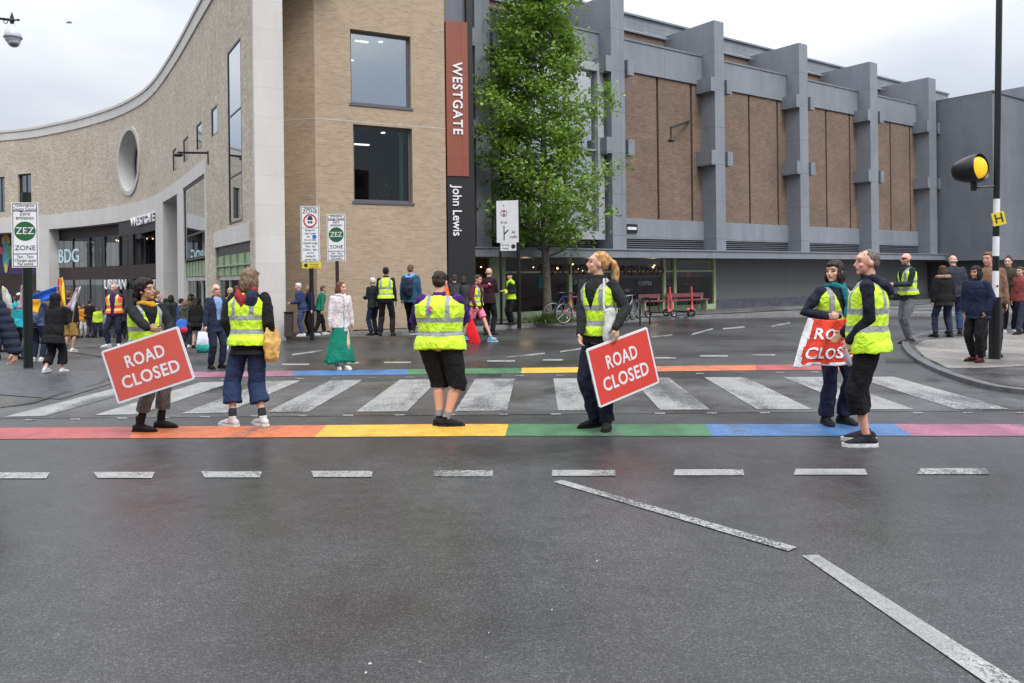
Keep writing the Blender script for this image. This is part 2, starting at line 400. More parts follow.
for x0, x1, y in [(282, 309, 364.5), (344, 359, 363), (384, 411, 362.5), (454, 462, 361.8), (487, 515, 361), (543, 563, 360), (655, 676, 358), (700, 728, 356), (752, 775, 355)]:
    dash([G(x0, y + 1), G(x1, y + 1), G(x1, y - .6), G(x0, y - .6)])
for l in [((507, 357.5), (545, 353.5)), ((560, 352), (600, 346)), ((652, 337), (672, 335.2)), ((692, 334.5), (713, 328.8)), ((723, 329), (745, 327)), ((772, 326.3), (790, 322.8)),
          ((140, 353), (170, 350.5)), ((292, 355), (322, 351))]:
    (xa, ya), (xb, yb) = l
    dash([G(xa, ya + .8), G(xb, yb + .8), G(xb, yb - .7), G(xa, ya - .7)])

# drain covers and repair patches
iron = M('cast_iron', (.03, .03, .032), .5, .6, bump=.5, bs=60)
for cx, cy, w, h in [(490, 375.5, 12, 1.4), (902, 361, 16, 1.8)]:
    bm = bmesh.new(); P = [G(cx - w, cy + h), G(cx + w, cy + h), G(cx + w, cy - h), G(cx - w, cy - h)]
    n = 12
    for i in range(n):
        a0, a1 = i / n, (i + .55) / n
        quad(bm, *[p + Vector((0, 0, .0135)) for p in (P[0].lerp(P[1], a0), P[0].lerp(P[1], a1), P[3].lerp(P[2], a1), P[3].lerp(P[2], a0))])
    tag(obj('drain_grating', bm, iron), kind='structure')
sheet('road_repair', [G(-40, 392), G(60, 400), G(112, 384), G(96, 372), G(30, 370), G(-60, 376)], .012, None or M('wet_setts', (.045, .048, .055), .38, var=.45, vs=7, bump=1.0, bs=14))
for q in [[(148, 342), (250, 344), (252, 345), (150, 343)]]: pass
crack = M('tar_seal', (.018, .018, .018), .35, var=0)
for pts in [[(70, 352), (96, 356), (118, 358), (150, 352)], [(86, 388), (100, 384), (112, 377)], [(0, 408), (30, 404), (70, 392)]]:
    bm = bmesh.new()
    for (a, b), (c, d) in zip(pts, pts[1:]):
        P, Q = G(a, b, slope=True), G(c, d, slope=True); n_ = (Q - P).cross(Vector((0, 0, 1))).normalized() * .04
        quad(bm, *[p + Vector((0, 0, .014)) for p in (P - n_, Q - n_, Q + n_, P + n_)])
    tag(obj('tar_seam', bm, crack), kind='structure')
# confetti scraps on the tarmac
scr = M('paper_scrap', (.40, .38, .40), .7, var=.1)
for x, y in [(597, 562), (370, 665), (366, 674), (420, 663), (489, 634), (552, 611)]:
    p = G(x, y); bm = bmesh.new(); s_ = random.uniform(.006, .011); a_ = random.random() * 3
    c, s = math.cos(a_) * s_, math.sin(a_) * s_
    q = [p + Vector((c, s, .004)), p + Vector((-s * .5, c * .5, .011)), p + Vector((-c, -s, .004)), p + Vector((s * .5, -c * .5, .005))]
    quad(bm, *q)
    tag(obj('paper_scrap', bm, scr), 'tiny pale scrap of paper lying on the wet tarmac', 'litter', 'paper scraps scattered on the road')

# ---- pavements
pave = asphalt_mat('pavement_grey', .13, .3, .7, .6, (1, .98, .95))
kerb_m = M('granite_kerb', (.22, .215, .21), .7, var=.25, vs=8, bump=.3, bs=80)
buff = asphalt_mat('buff_paving', .20, .35, .8, .5, (1.05, .97, .86))
def smoothpath(pts, n=5):
    out = []
    P = [pts[0]] + pts + [pts[-1]]
    for i in range(1, len(P) - 2):
        for k in range(n):
            t = k / n; a, b, c, d = P[i - 1], P[i], P[i + 1], P[i + 2]
            out.append(.5 * ((2 * b) + (-a + c) * t + (2 * a - 5 * b + 4 * c - d) * t * t + (-a + 3 * b - 3 * c + d) * t ** 3))
    out.append(pts[-1]); return out
def kerb(path, back, h=.12, w=.14, m=None):
    bm = bmesh.new()
    n = len(path)
    off = []
    for i in range(n):
        t = (path[min(i + 1, n - 1)] - path[max(0, i - 1)]).normalized(); nn = Vector((-t.y, t.x, 0)) * back
        off.append(path[i] + nn * w)
    for i in range(n - 1):
        a, b, c, d = path[i], path[i + 1], off[i + 1], off[i]
        hexa(bm, [Vector((p.x, p.y, -.3)) for p in (a, b, c, d)] + [Vector((p.x, p.y, h + .002)) for p in (a, b, c, d)])
    tag(obj('kerb', bm, m or kerb_m), kind='structure')
    return off
far = smoothpath([G(x, y) for x, y in [(268, 338.6), (340, 337), (420, 335), (470, 332), (520, 328.2), (600, 324), (671, 320), (735, 318.2), (800, 317.2), (880, 316.5), (960, 316), (1040, 315.5), (1150, 315)]])
off = kerb(far, 1)
sheet('pavement', off + [Vector((90, 80, 0)), Vector((-2, 60, 0)), Vector((-7.5, 26, 0)), Vector((-6.3, 21.3, 0))], .118, pave)
# right island of pavement
near = smoothpath([G(x, y) for x, y in [(1180, 402), (1060, 397), (1000, 391.5), (965, 383), (937, 373), (915, 361.5), (904, 351), (903, 343.5), (916, 337), (940, 332.5), (990, 330), (1100, 329)]])
off2 = kerb(near, -1, h=.06, m=M('dark_kerb', (.10, .10, .105), .5, var=.3))
sheet('pavement', off2 + [Vector((40, 17.5, 0)), Vector((40, 9.5, 0))], .058, asphalt_mat('wet_setts_dark', .075, .15, .4, .7))
sheet('pavement', [G(x, y, .06) for x, y in [(925, 340), (914, 346), (925, 357), (948, 368), (985, 368), (1024, 366), (1100, 365), (1200, 364), (1200, 331), (1000, 333.5)]], .063, buff)
# ---------------------------------------------------------------- walls with real openings
class Path:
    def __init__(s, pts, n=1):
        s.p = [Vector((x, y, 0)) for x, y in pts]
        if n > 1: s.p = smoothpath(s.p, n)
        s.c = [0]
        for a, b in zip(s.p, s.p[1:]): s.c.append(s.c[-1] + (b - a).length)
        s.L = s.c[-1]
    def pt(s, u, off=0, z=0):
        i = 0
        while i < len(s.c) - 2 and u > s.c[i + 1]: i += 1
        d = (s.p[i + 1] - s.p[i]).normalized()
        q = s.p[i] + d * (u - s.c[i])
        return Vector((q.x - d.y * off, q.y + d.x * off, z))     # off > 0: into the wall (left of the direction of travel)
    def hit(s, px, py, off=0):
        a, b = ray(px, py)
        best = None
        for i in range(len(s.p) - 1):
            d = (s.p[i + 1] - s.p[i]).normalized(); nn = Vector((-d.y, d.x, 0)) * off
            P, Q = s.p[i] + nn, s.p[i + 1] + nn
            f0, f1 = P.x - a * P.y, Q.x - a * Q.y
            if f0 * f1 <= 0 and abs(f0 - f1) > 1e-9:
                t = f0 / (f0 - f1); Y = P.y + (Q.y - P.y) * t
                if best is None or Y < best[2]: best = (s.c[i] + t * (s.c[i + 1] - s.c[i]), HC + b * Y, Y)
        return best
    def rect(s, x0, yt0, x1, yt1, yb0, yb1, off=0):
        A, B, C, D = s.hit(x0, yt0, off), s.hit(x1, yt1, off), s.hit(x0, yb0, off), s.hit(x1, yb1, off)
        return A[0], B[0], (C[1] + D[1]) / 2, (A[1] + B[1]) / 2
def wall(bm, path, s0, s1, z0, z1, holes=(), off=0.0, depth=.3, step=.5, extra=()):
    """holes: (s0, s1, zlo, zhi, depth) or ('circle', sc, zc, r, depth)"""
    cuts = {s0, s1}
    u = s0
    while u < s1: cuts.add(u); u += step
    for e in list(path.c) + list(extra):
        if s0 < e < s1: cuts.add(e)
    H = []
    for h in holes:
        if h[0] == 'circle':
            _, sc, zc, r, d = h
            for k in range(33): cuts.add(sc - r * math.cos(math.pi * k / 32))
            H.append((sc - r, sc + r, (lambda q, sc=sc, zc=zc, r=r: zc - math.sqrt(max(0, r * r - (q - sc) ** 2))), (lambda q, sc=sc, zc=zc, r=r: zc + math.sqrt(max(0, r * r - (q - sc) ** 2))), d, True))
        else:
            a, b, lo, hi, d = h; cuts.add(a); cuts.add(b)
            H.append((a, b, (lambda q, lo=lo: lo), (lambda q, hi=hi: hi), d, False))
    cs = sorted(c for c in cuts if s0 - 1e-6 <= c <= s1 + 1e-6)
    cs = [c for i, c in enumerate(cs) if i == 0 or c - cs[i - 1] > 1e-4]
    for a, b in zip(cs, cs[1:]):
        mid = (a + b) / 2
        hs = sorted([h for h in H if h[0] < mid < h[1]], key=lambda h: h[2](mid))
        lo = [lambda q: z0] ; segs = []
        cur = (lambda q: z0)
        for h in hs:
            segs.append((cur, h[2])); cur = h[3]
            for fn in (h[2], h[3]):
                if fn(mid) <= z0 + 1e-4: continue
                quad(bm, path.pt(a, off, fn(a)), path.pt(b, off, fn(b)), path.pt(b, off + h[4], fn(b)), path.pt(a, off + h[4], fn(a)))
        segs.append((cur, lambda q: z1))
        for f, g in segs:
            if g(mid) - f(mid) < 1e-3: continue
            quad(bm, path.pt(a, off, f(a)), path.pt(b, off, f(b)), path.pt(b, off, g(b)), path.pt(a, off, g(a)))
    for h in H:
        if not h[5]:
            for q in (h[0], h[1]):
                if s0 < q < s1: quad(bm, path.pt(q, off, max(z0, h[2](q))), path.pt(q, off + h[4], max(z0, h[2](q))), path.pt(q, off + h[4], h[3](q)), path.pt(q, off, h[3](q)))
def slab(bm, path, s0, s1, o0, o1, z0, z1, step=1.0, mi=0):
    n = max(1, int((s1 - s0) / step))
    cs = sorted({s0 + (s1 - s0) * i / n for i in range(n + 1)} | {c for c in path.c if s0 < c < s1 and step < 50})
    for a, b in zip(cs, cs[1:]):
        hexa(bm, [path.pt(a, o0, z0), path.pt(b, o0, z0), path.pt(b, o1, z0), path.pt(a, o1, z0), path.pt(a, o0, z1), path.pt(b, o0, z1), path.pt(b, o1, z1), path.pt(a, o1, z1)], mi)
def window(path, r, off, root, fm, gm, fw=.06, name='window', mull=(), trans=(), fd=.08):
    a, b, lo, hi = r
    bm = bmesh.new()
    slab(bm, path, a, a + fw, off, off + fd, lo, hi, 99); slab(bm, path, b - fw, b, off, off + fd, lo, hi, 99)
    slab(bm, path, a + fw, b - fw, off, off + fd, lo, lo + fw, 99); slab(bm, path, a + fw, b - fw, off, off + fd, hi - fw, hi, 99)
    for m in mull:
        q = a + (b - a) * m; slab(bm, path, q - fw / 3, q + fw / 3, off + .004, off + fd - .004, lo + fw, hi - fw, 99)
    for m in trans:
        q = lo + (hi - lo) * m; slab(bm, path, a + fw, b - fw, off + .01, off + fd - .01, q - fw / 3, q + fw / 3, 99)
    f = part(name, bm, fm, root)
    bm = bmesh.new(); slab(bm, path, a + fw * .9, b - fw * .9, off + fd * .45, off + fd * .6, lo + fw * .9, hi - fw * .9, 99)
    g = part('pane', bm, gm, root); g.parent = f
    return f

rubble = brick_mat('pale_brick', [(.40, .335, .25), (.51, .435, .335), (.59, .515, .415), (.45, .37, .28), (.54, .455, .355)], (.56, .50, .42), .26, .075, streak=.2, blotch=.20)
buffbrick = brick_mat('buff_brick', [(.36, .25, .155), (.43, .31, .20), (.46, .345, .235), (.39, .28, .175)], (.44, .365, .275), .19, .055, streak=.14, bump=.12, blotch=.10)
brownbrick = brick_mat('brown_brick', [(.16, .092, .06), (.205, .13, .09), (.235, .155, .112), (.18, .105, .072)], (.215, .17, .135), .2, .06, streak=.28, blotch=.15)
stone = panel_mat('pale_stone', (.60, .575, .54), 1.6, .75, .75, .10, .82, .006)
cladding = panel_mat('grey_cladding', (.23, .25, .28), 3.1, 1.55, .45, .20, .55, .009)
clad_dark = panel_mat('dark_cladding', (.15, .165, .19), 3.1, 1.55, .5, .12, .6, .012)
render_g = panel_mat('grey_render', (.16, .175, .20), 6, .9, .6, .18, .85, .012)
shutter = panel_mat('dark_shutter', (.125, .127, .132), 5.0, .11, .5, .08, .75, .008)
black = M('black_metal', (.012, .012, .014), .35, .2, var=0)
darkframe = M('dark_window_frame', (.03, .032, .036), .4, .3, var=0)
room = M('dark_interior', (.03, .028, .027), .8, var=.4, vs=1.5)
glass = glass_mat('window_glass', (.45, .5, .5), .22)
glass_b = glass_mat('bright_window_glass', (.35, .4, .45), .5)
lampm = M('interior_lamp', (1, .95, .8), .5, var=0, emit=(1, .70, .35), es=7)
lampw = M('ceiling_light', (1, 1, 1), .5, var=0, emit=(1, .93, .82), es=3.5)
white = M('white_paint', (.75, .75, .76), .45, var=.05)
redsign = panel_mat('red_sign_panel', (.27, .075, .045), 5, 2.6, .55, .12, .6, .008)
letw = M('white_lettering', (.8, .8, .82), .4, var=0)

# ============ curved pale brick shopping centre
LP = Path([(-60, 56.5), (-46, 53.3), (-31.9, 50), (-26.8, 47.5), (-22.6, 44.4), (-19.7, 41.6), (-17.1, 38.3), (-13.8, 33), (-10.2, 26.8), (-6.53, 20.5)], 6)
mall = empty('shopping_centre', (-20, 42, -1), 0, 'long curved pale brick shopping centre with a round porthole window and tall stone framed entrances', 'building')
sE = LP.L
HT, ZB, BASE = 10.5, 5.65, -2.5
s205 = LP.hit(205.5, 160)[0]
sx = lambda px, py=200: LP.hit(px, py)[0]
win = [LP.rect(17.5, 174, 31, 173.5, 205, 204.5), LP.rect(-6, 177, 4.5, 177, 212, 212)]
small = [LP.rect(a, t, b, t, u, u) for a, b, t, u in ((172.5, 176.3, 151, 172), (183, 188, 138, 161.5), (196, 201.5, 124, 149), (211, 217, 107, 135))]
small = [(a, b, 6.2, 7.1) for a, b, _, _ in small]
tall = LP.rect(227, 49, 240.5, 40, 227, 221)
pc = LP.hit(129.5, 161); PR = 1.62
shopbay = (sx(215), sx(249.5), BASE, 2.62)
bm = bmesh.new()
dz = .25
holes = [(a, b, lo, hi, .22) for a, b, lo, hi in win + small + [tall]] + [('circle', pc[0], pc[1], PR, .85)]
wall(bm, LP, 0, s205, ZB, HT, [h for h in holes if h[0] == 'circle' or h[1] < s205])
wall(bm, LP, s205, sE, BASE, HT, [h for h in holes if h[0] != 'circle' and h[0] > s205] + [(shopbay[0], shopbay[1], BASE, 3.0, .3)])
slab(bm, LP, 0, s205 - .3, 2.3, 2.36, ZB - .1, HT - .1, 2); slab(bm, LP, s205 - .3, sE - .02, .64, .70, 3.1, HT - .1, 2)
part('wall', bm, rubble, mall, uv=True)
bm = bmesh.new()
slab(bm, LP, 0, sE, -.05, .7, HT, 10.98, .8)
slab(bm, LP, 0, sE, -.10, .75, 10.98, 11.12, .8)
part('coping', bm, stone, mall, uv=True)
# stone storey
bays = [(sx(-60), sx(36.5, 240), 4.75), (sx(49.5, 240), sx(156), 4.82), (sx(163.5), sx(178), 5.15), (sx(184), s205 - .05, 5.2)]
bm = bmesh.new()
wall(bm, LP, 0, s205, BASE, ZB, [(bays[0][0], bays[0][1], BASE, bays[0][2], 1.4), (bays[1][0], bays[1][1], BASE, bays[1][2], .6), (bays[2][0], bays[2][1], BASE, bays[2][2], 2.2), (bays[3][0], bays[3][1], BASE, bays[3][2], .35)], off=-.04)
for q in (0,):
    slab(bm, LP, 0, s205, -.04, .0, ZB, ZB + .03, .8)
slab(bm, LP, s205, s205 + .16, -.042, .3, BASE, ZB, 99)
part('stone_storey', bm, stone, mall, uv=True)
# end pier
e0, e1 = LP.pt(sE, 0), LP.pt(sE, .72)
bm = bmesh.new()
d = (LP.p[-1] - LP.p[-2]).normalized(); nn = Vector((-d.y, d.x, 0))
P0, P1 = LP.p[-1] - nn * .06, LP.p[-1] + nn * .68
c4 = [P0, P0 + d * .16, P1 + d * .16, P1]
hexa(bm, [Vector((p.x, p.y, -.5)) for p in c4] + [Vector((p.x, p.y, 11.3)) for p in c4])
part('end_pier', bm, stone, mall, uv=True)
# porthole ring and window
bm = bmesh.new()
K = 48
def ringpt(r, o, k): 
    a = 2 * math.pi * k / K
    return LP.pt(pc[0] + r * math.cos(a), o, pc[1] + r * math.sin(a))
for k in range(K):
    for (r0, o0), (r1, o1) in (((PR + .2, -.002), (PR + .2, -.06)), ((PR + .2, -.06), (PR - .03, -.06)), ((PR - .03, -.06), (PR - .03, .84))):
        quad(bm, ringpt(r0, o0, k), ringpt(r0, o0, k + 1), ringpt(r1, o1, k + 1), ringpt(r1, o1, k))
part('porthole_surround', bm, stone, mall)
bm = bmesh.new(); bm.faces.new([bm.verts.new(ringpt(PR - .02, .8, k)) for k in range(K)])
part('porthole_pane', bm, glass_b, mall)
bm = bmesh.new()
for k in range(K):
    quad(bm, ringpt(PR - .02, .78, k), ringpt(PR - .02, .78, k + 1), ringpt(PR - .10, .74, k + 1), ringpt(PR - .10, .74, k))
part('porthole_frame', bm, darkframe, mall)
for w_ in win: window(LP, w_, .14, mall, darkframe, glass, .08, mull=(.5,))
for w_ in small: window(LP, w_, .01, mall, darkframe, glass_b, .05, fd=.05)
window(LP, tall, .0, mall, darkframe, glass_b, .07, trans=(.27, .62), fd=.05)
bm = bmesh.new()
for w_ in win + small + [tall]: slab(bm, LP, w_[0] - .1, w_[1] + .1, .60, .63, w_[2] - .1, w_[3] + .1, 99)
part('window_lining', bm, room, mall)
# lit shop bays in the stone storey
brownf = M('brown_fascia', (.035, .022, .02), .6, var=.2, vs=2)
purple = M('purple_display', (.06, .03, .12), .5, var=.4, vs=1)
o_ = 1.4
a, b, h = bays[1]
b2 = b + 1.2
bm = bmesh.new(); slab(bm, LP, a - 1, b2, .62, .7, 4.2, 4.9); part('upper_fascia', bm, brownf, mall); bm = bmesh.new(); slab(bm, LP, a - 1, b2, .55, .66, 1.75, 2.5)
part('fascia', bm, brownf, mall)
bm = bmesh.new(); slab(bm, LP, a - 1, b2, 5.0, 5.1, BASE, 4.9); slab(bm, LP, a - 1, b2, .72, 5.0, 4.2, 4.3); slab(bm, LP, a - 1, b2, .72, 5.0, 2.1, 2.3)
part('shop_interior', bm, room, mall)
bm = bmesh.new(); slab(bm, LP, a - .5, b2, .60, .63, 2.5, 4.2); slab(bm, LP, a - .5, b2, .60, .63, BASE, 1.75)
part('shopfront_glass', bm, glass_mat('shop_glass', (.5, .5, .5), .03, .2), mall)
bm = bmesh.new()
n = 9
for i in range(n + 1):
    q = a - .3 + (b2 - a) * i / n; slab(bm, LP, q, q + .07, .54, .61, 2.5, 4.2, 99); slab(bm, LP, q, q + .07, .54, .61, BASE, 1.75, 99)
part('shopfront_frame', bm, darkframe, mall)
bm = bmesh.new()
random.seed(3)
for i in range(16):
    q = a + 1 + (b - a - 1.5) * random.random(); ball(bm, LP.pt(q, 1.2 + random.random() * 2, random.choice((1.45, 4.0))), .05, seg=8)
part('shop_lamps', bm, lampm, mall)
# clothes on stands in the upper window
for px, c in ((88, (.55, .5, .47)), (95.5, (.6, .57, .55)), (101.5, (.42, .3, .28)), (124, (.12, .12, .13))):
    hh = LP.hit(px, 255, .9); bm = bmesh.new(); q = LP.pt(hh[0], 1.0, 2.55)
    tube(bm, [q, q + Vector((0, 0, .75)), q + Vector((0, 0, .95)), q + Vector((0, 0, 1.35)), q + Vector((0, 0, 1.45))], [.15, .17, .14, .2, .06])
    ball(bm, q + Vector((0, 0, 1.56)), .1, seg=10)
    tag(part('shop_mannequin', bm, M('mannequin_%d' % px, c, .8, var=.3, vs=4), mall), None)
def onpath(path, s0, off, z0, dirn=1):
    def f(c):
        return path.pt(s0 + c.x * dirn, off + c.y, z0 + c.z)
    return f
def pathtext(s, path, px, py, off, size, mat, root, **kw):
    hh = path.hit(px, py, off); inv = root.matrix_world.inverted()
    g = onpath(path, hh[0], off, hh[1])
    return lettering(s, size, mat, root, (0, 0, 0), fn=lambda c: inv @ g(c), **kw)
pathtext('WESTGATE', LP, 144, 220, -.1, .62, letw, mall, depth=.03, bold=.012, name='shopping_centre_sign', sx=1.5)
pathtext('BDG', LP, 68.5, 256.5, 0.5, 1.15, M('pale_blue_lettering', (.45, .62, .66), .5, var=0, emit=(.3, .45, .5), es=.25), mall, depth=.01, bold=.01, name='window_sign', sx=1.0)
pathtext('URBAN', LP, 115.5, 285, 0.45, .80, letw, mall, depth=.03, bold=-.005, name='shop_sign', sx=1.05)
pathtext('OUTFIT', LP, 147.5, 285.5, 0.45, .80, letw, mall, depth=.03, bold=-.005, name='shop_sign', sx=1.4)
# dark lintel of the centre's own sign
bm = bmesh.new(); slab(bm, LP, sx(118), bays[1][1] - .02, .02, .12, 4.05, 4.8)
part('sign_board', bm, M('dark_sign_board', (.02, .02, .022), .5, var=0), mall)
# left bay
a, b, h = bays[0]
bm = bmesh.new(); slab(bm, LP, a, b, 1.3, 1.42, 2.2, 4.75)
part('display_panel', bm, purple, mall)
bm = bmesh.new(); slab(bm, LP, a, b, 1.28, 1.42, BASE, 2.2)
part('shop_fascia', bm, brownf, mall)
hh = LP.hit(5, 252, 1.2)
cols = [(.7, .45, .05), (.1, .4, .45), (.6, .12, .2), (.15, .35, .12), (.65, .5, .1)]
for i, (dx_, dz_, rw, rh) in enumerate([(0, .75, .35, .35), (0, -.2, .28, 1.0), (-.5, .1, .4, .25), (.35, .0, .16, .5), (0, -1, .14, .35)]):
    bm = bmesh.new(); c = []
    for k in range(20): c.append(bm.verts.new(LP.pt(hh[0] + dx_ + rw * math.cos(k * .3142), 1.27 - .004 * i, hh[1] + dz_ + rh * math.sin(k * .3142))))
    bm.faces.new(c); part('display_motif', bm, M('motif_%d' % i, cols[i], .6, var=.2), mall)
# bay with tall glass
a, b, h = bays[3]
grn = M('pale_green_panel', (.30, .38, .24), .55, var=.1)
window(LP, (a, b, 2.35, h), .0, mall, darkframe, glass_b, .10, trans=(.33,), fd=.05)
bm = bmesh.new(); slab(bm, LP, a, b, .08, .2, 1.75, 2.3)
for i in range(7): slab(bm, LP, a + (b - a) * i / 7, a + (b - a) * i / 7 + .05, .04, .08, 1.78, 2.28, 99)
part('green_panel', bm, grn, mall)
window(LP, (a, b, BASE, 1.73), .1, mall, M('stone_frame', (.42, .42, .38), .6, var=.1), glass, .14, mull=(.33, .66), name='shop_window')
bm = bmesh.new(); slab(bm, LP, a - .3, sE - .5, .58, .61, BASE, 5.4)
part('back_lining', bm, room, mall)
# small shop bay under the lintel
a, b = shopbay[0], shopbay[1]
bm = bmesh.new(); slab(bm, LP, a - .05, b + .05, -.05, .3, 2.62, 3.1); part('stone_lintel', bm, stone, mall, uv=True)
bm = bmesh.new(); slab(bm, LP, a, b, .06, .2, 2.36, 2.62); part('dark_strip', bm, darkframe, mall)
bm = bmesh.new(); slab(bm, LP, a, b, .08, .2, 1.72, 2.36)
for i in range(5): slab(bm, LP, a + (b - a) * i / 5, a + (b - a) * i / 5 + .06, .03, .08, 1.74, 2.34, 99)
slab(bm, LP, a, b, .02, .08, 2.0, 2.04, 99)
part('green_panel', bm, grn, mall)
window(LP, (a, b, -.7, 1.71), .1, mall, M('stone_frame', (.42, .42, .38)), glass, .12, mull=(.33, .66), name='shop_window')
bm = bmesh.new(); slab(bm, LP, 0, sE - .05, .1, 2.3, HT - .2, HT - .1, 3); part('flat_roof', bm, M('roof_felt', (.08, .08, .08), .9), mall)

def wall_bracket(px0, py0, px1, py1, Y0, Y1, label, drop=.35):
    A, B = at(px0, py0, Y0), at(px1, py1, Y1)
    o = empty('bracket_lamp', A, 0, label, 'lamp')
    bm = bmesh.new(); tube(bm, [A, B], .035, 8); tube(bm, [A + Vector((0, 0, -drop)), A + Vector((0, 0, .05))], .04, 8); part('arm', bm, black, o)
    bm = bmesh.new(); ball(bm, B + Vector((0, 0, -.08)), (.16, .16, .06), seg=10); tube(bm, [B, B + Vector((0, 0, -.1))], .03, 6); part('lamp_head', bm, black, o)
hh = LP.hit(208.5, 153)
wall_bracket(208.5, 153, 178, 152.5, hh[2] + .02, hh[2] - .9, 'thin black bracket lamp on the curved pale brick wall beside the small windows')

# ============ buff brick tower
TP = Path([(-6.95, 22.85), (-5.45, 22.35), (-1.96, 24.15), (-3.2, 27.4)])
tow = empty('brick_tower', (-4, 24, 0), 0, 'tall buff brick corner building with two big square dark framed windows one above the other', 'building')
TW = [TP.rect(350, 28, 410.5, 37, 104, 107), TP.rect(353, 123.5, 412, 129, 201, 203)]
bm = bmesh.new(); wall(bm, TP, 0, TP.L, -1, 14, [(a, b, lo, hi, .26) for a, b, lo, hi in TW], step=2)
part('wall', bm, buffbrick, tow, uv=True)
jz = TP.hit(360, 123 )[1]
jA, jB = TP.hit(319.5, 118.6), TP.hit(441, 128.4)
bm = bmesh.new(); zj = (jA[1] + jB[1]) / 2
slab(bm, TP, .3, TP.c[2] + .5, -.006, .02, zj - .012, zj + .012, 99) if False else None
for a, b in ((.3, TP.c[1]), (TP.c[1], TP.c[2])): slab(bm, TP, a, b, -.005, .02, zj - .014, zj + .014, 99)
part('mortar_joint', bm, M('pale_mortar', (.5, .45, .38), .9), tow)
gframe = M('grey_window_frame', (.12, .125, .14), .45, .3, var=0)
for i, w_ in enumerate(TW):
    f = window(TP, w_, .16, tow, gframe, glass_mat('tower_glass_%d' % i, (.55, .62, .6), (.36, .03)[i], (.5, .15)[i]), .07)
    bm = bmesh.new(); slab(bm, TP, w_[0] - .05, w_[1] + .05, -.03, .2, w_[2] - .07, w_[2] - .003, 99); s_ = part('sill', bm, gframe, tow); s_.parent = f
    bm = bmesh.new(); slab(bm, TP, w_[1] - .32, w_[1] - .2, .24, .27, w_[2], w_[3], 99)
    part('green_mullion', bm, M('green_glass_edge', (.10, .22, .18), .3, var=0), tow)
    # room behind
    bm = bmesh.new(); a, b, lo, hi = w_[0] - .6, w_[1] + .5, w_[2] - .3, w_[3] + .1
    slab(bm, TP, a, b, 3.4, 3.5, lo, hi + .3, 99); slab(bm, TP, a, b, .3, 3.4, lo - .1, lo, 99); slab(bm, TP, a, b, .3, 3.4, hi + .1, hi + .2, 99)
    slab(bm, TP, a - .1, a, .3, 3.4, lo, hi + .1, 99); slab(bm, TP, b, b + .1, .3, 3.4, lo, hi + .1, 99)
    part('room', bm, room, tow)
    bm = bmesh.new()
    for (u_, o__, l_) in [((.25, 1.0, .4), (.62, .8, .12), (.3, 1.9, .12)), ((.2, 1.2, .5), (.65, .9, .1))][i]:
        q = w_[0] + (w_[1] - w_[0]) * u_; slab(bm, TP, q, q + l_, o__, o__ + .12, hi - .12 - .35 * (o__ > 1.1), hi - .09 - .35 * (o__ > 1.1), 99)
    part('ceiling_light', bm, lampw, tow)
bm = bmesh.new(); q = TP.pt(TW[1][0] + 1.3, .9, TW[1][2] + .45); random.seed(5)
for i in range(60):
    c = q + Vector((random.gauss(0, .13), random.gauss(0, .1), random.gauss(0, .18))); v = Vector((random.uniform(-1, 1), random.uniform(-1, 1), random.uniform(-1, 1))).normalized() * .07
    w2 = v.cross(Vector((0, .3, 1))).normalized() * .04
    quad(bm, c - v, c + w2, c + v, c - w2)
part('indoor_plant', bm, M('bright_leaf', (.10, .32, .03), .6), tow)
bm = bmesh.new()
for p in ((-9, 28.5), (-3.2, 27.4)): pass
V = [Vector((x, y, 0)) for x, y in ((-6.95, 22.85), (-5.45, 22.35), (-1.96, 24.15), (-3.2, 27.4))]
hexa(bm, [v + Vector((0, 0, 14)) for v in V] + [v + Vector((0, 0, 14.3)) for v in V]); part('coping', bm, stone, tow)

# ============ grey slab building: s along the front, t back from the fin fronts
O = Vector((9.22, 33.77, 0)); D = Vector((.8133, .5819, 0)); NB = Vector((-.5819, .8133, 0))
def FW(s, t, z): return O + D * s + NB * t + Vector((0, 0, z))
def fs(px, py, t):
    a, b = ray(px, py); P = O + NB * t
    s = (a * P.y - P.x) / (D.x - a * D.y); Y = P.y + D.y * s
    return s, HC + b * Y
store = empty('department_store', FW(0, 0, 0), 0, 'long grey clad store with brown brick panels between projecting grey fins', 'building')
fin_l = [476, 612, 715.5, 800, 870.6, 929.2]; fin_r = [491, 625.5, 725, 808.5, 878.2, 936.5]
fins = [(fs(l, 150, 0)[0], fs(r, 150, 0)[0]) for l, r in zip(fin_l, fin_r)]
print('fins', [(round(a, 2), round(b, 2)) for a, b in fins])
FT, FB = 12.18, 2.58
for i, (a, b) in enumerate(fins):
    bm = bmesh.new()
    top = FT if i else 14.6
    box(bm, a, b, 0, 2.9, 10.2, top, FW)
    box(bm, a, b, 0, .95, FB, 10.2, FW)
    f = part('fin', bm, cladding, store, uv=True)
    bm = bmesh.new(); w_ = .32
    for z0, z1 in ((9.2, 9.78), (6.15, 6.75)):
        for q0, q1 in ((a - w_, a - .004), (b + .1, b + .1 + w_)):
            bm = bmesh.new(); box(bm, q0, q1, -.07, .74, z0, z1, FW)
            if q0 > a: box(bm, b + .003, b + .1, .3, .5, z0 + .05, z1 - .05, FW)
            c = part('clamp', bm, cladding, store, uv=True); c.parent = f
sA, sZ = fins[0][0] - 1.2, fins[-1][1] + 1.0
gr = M('brick_groove', (.06, .035, .025), .9)
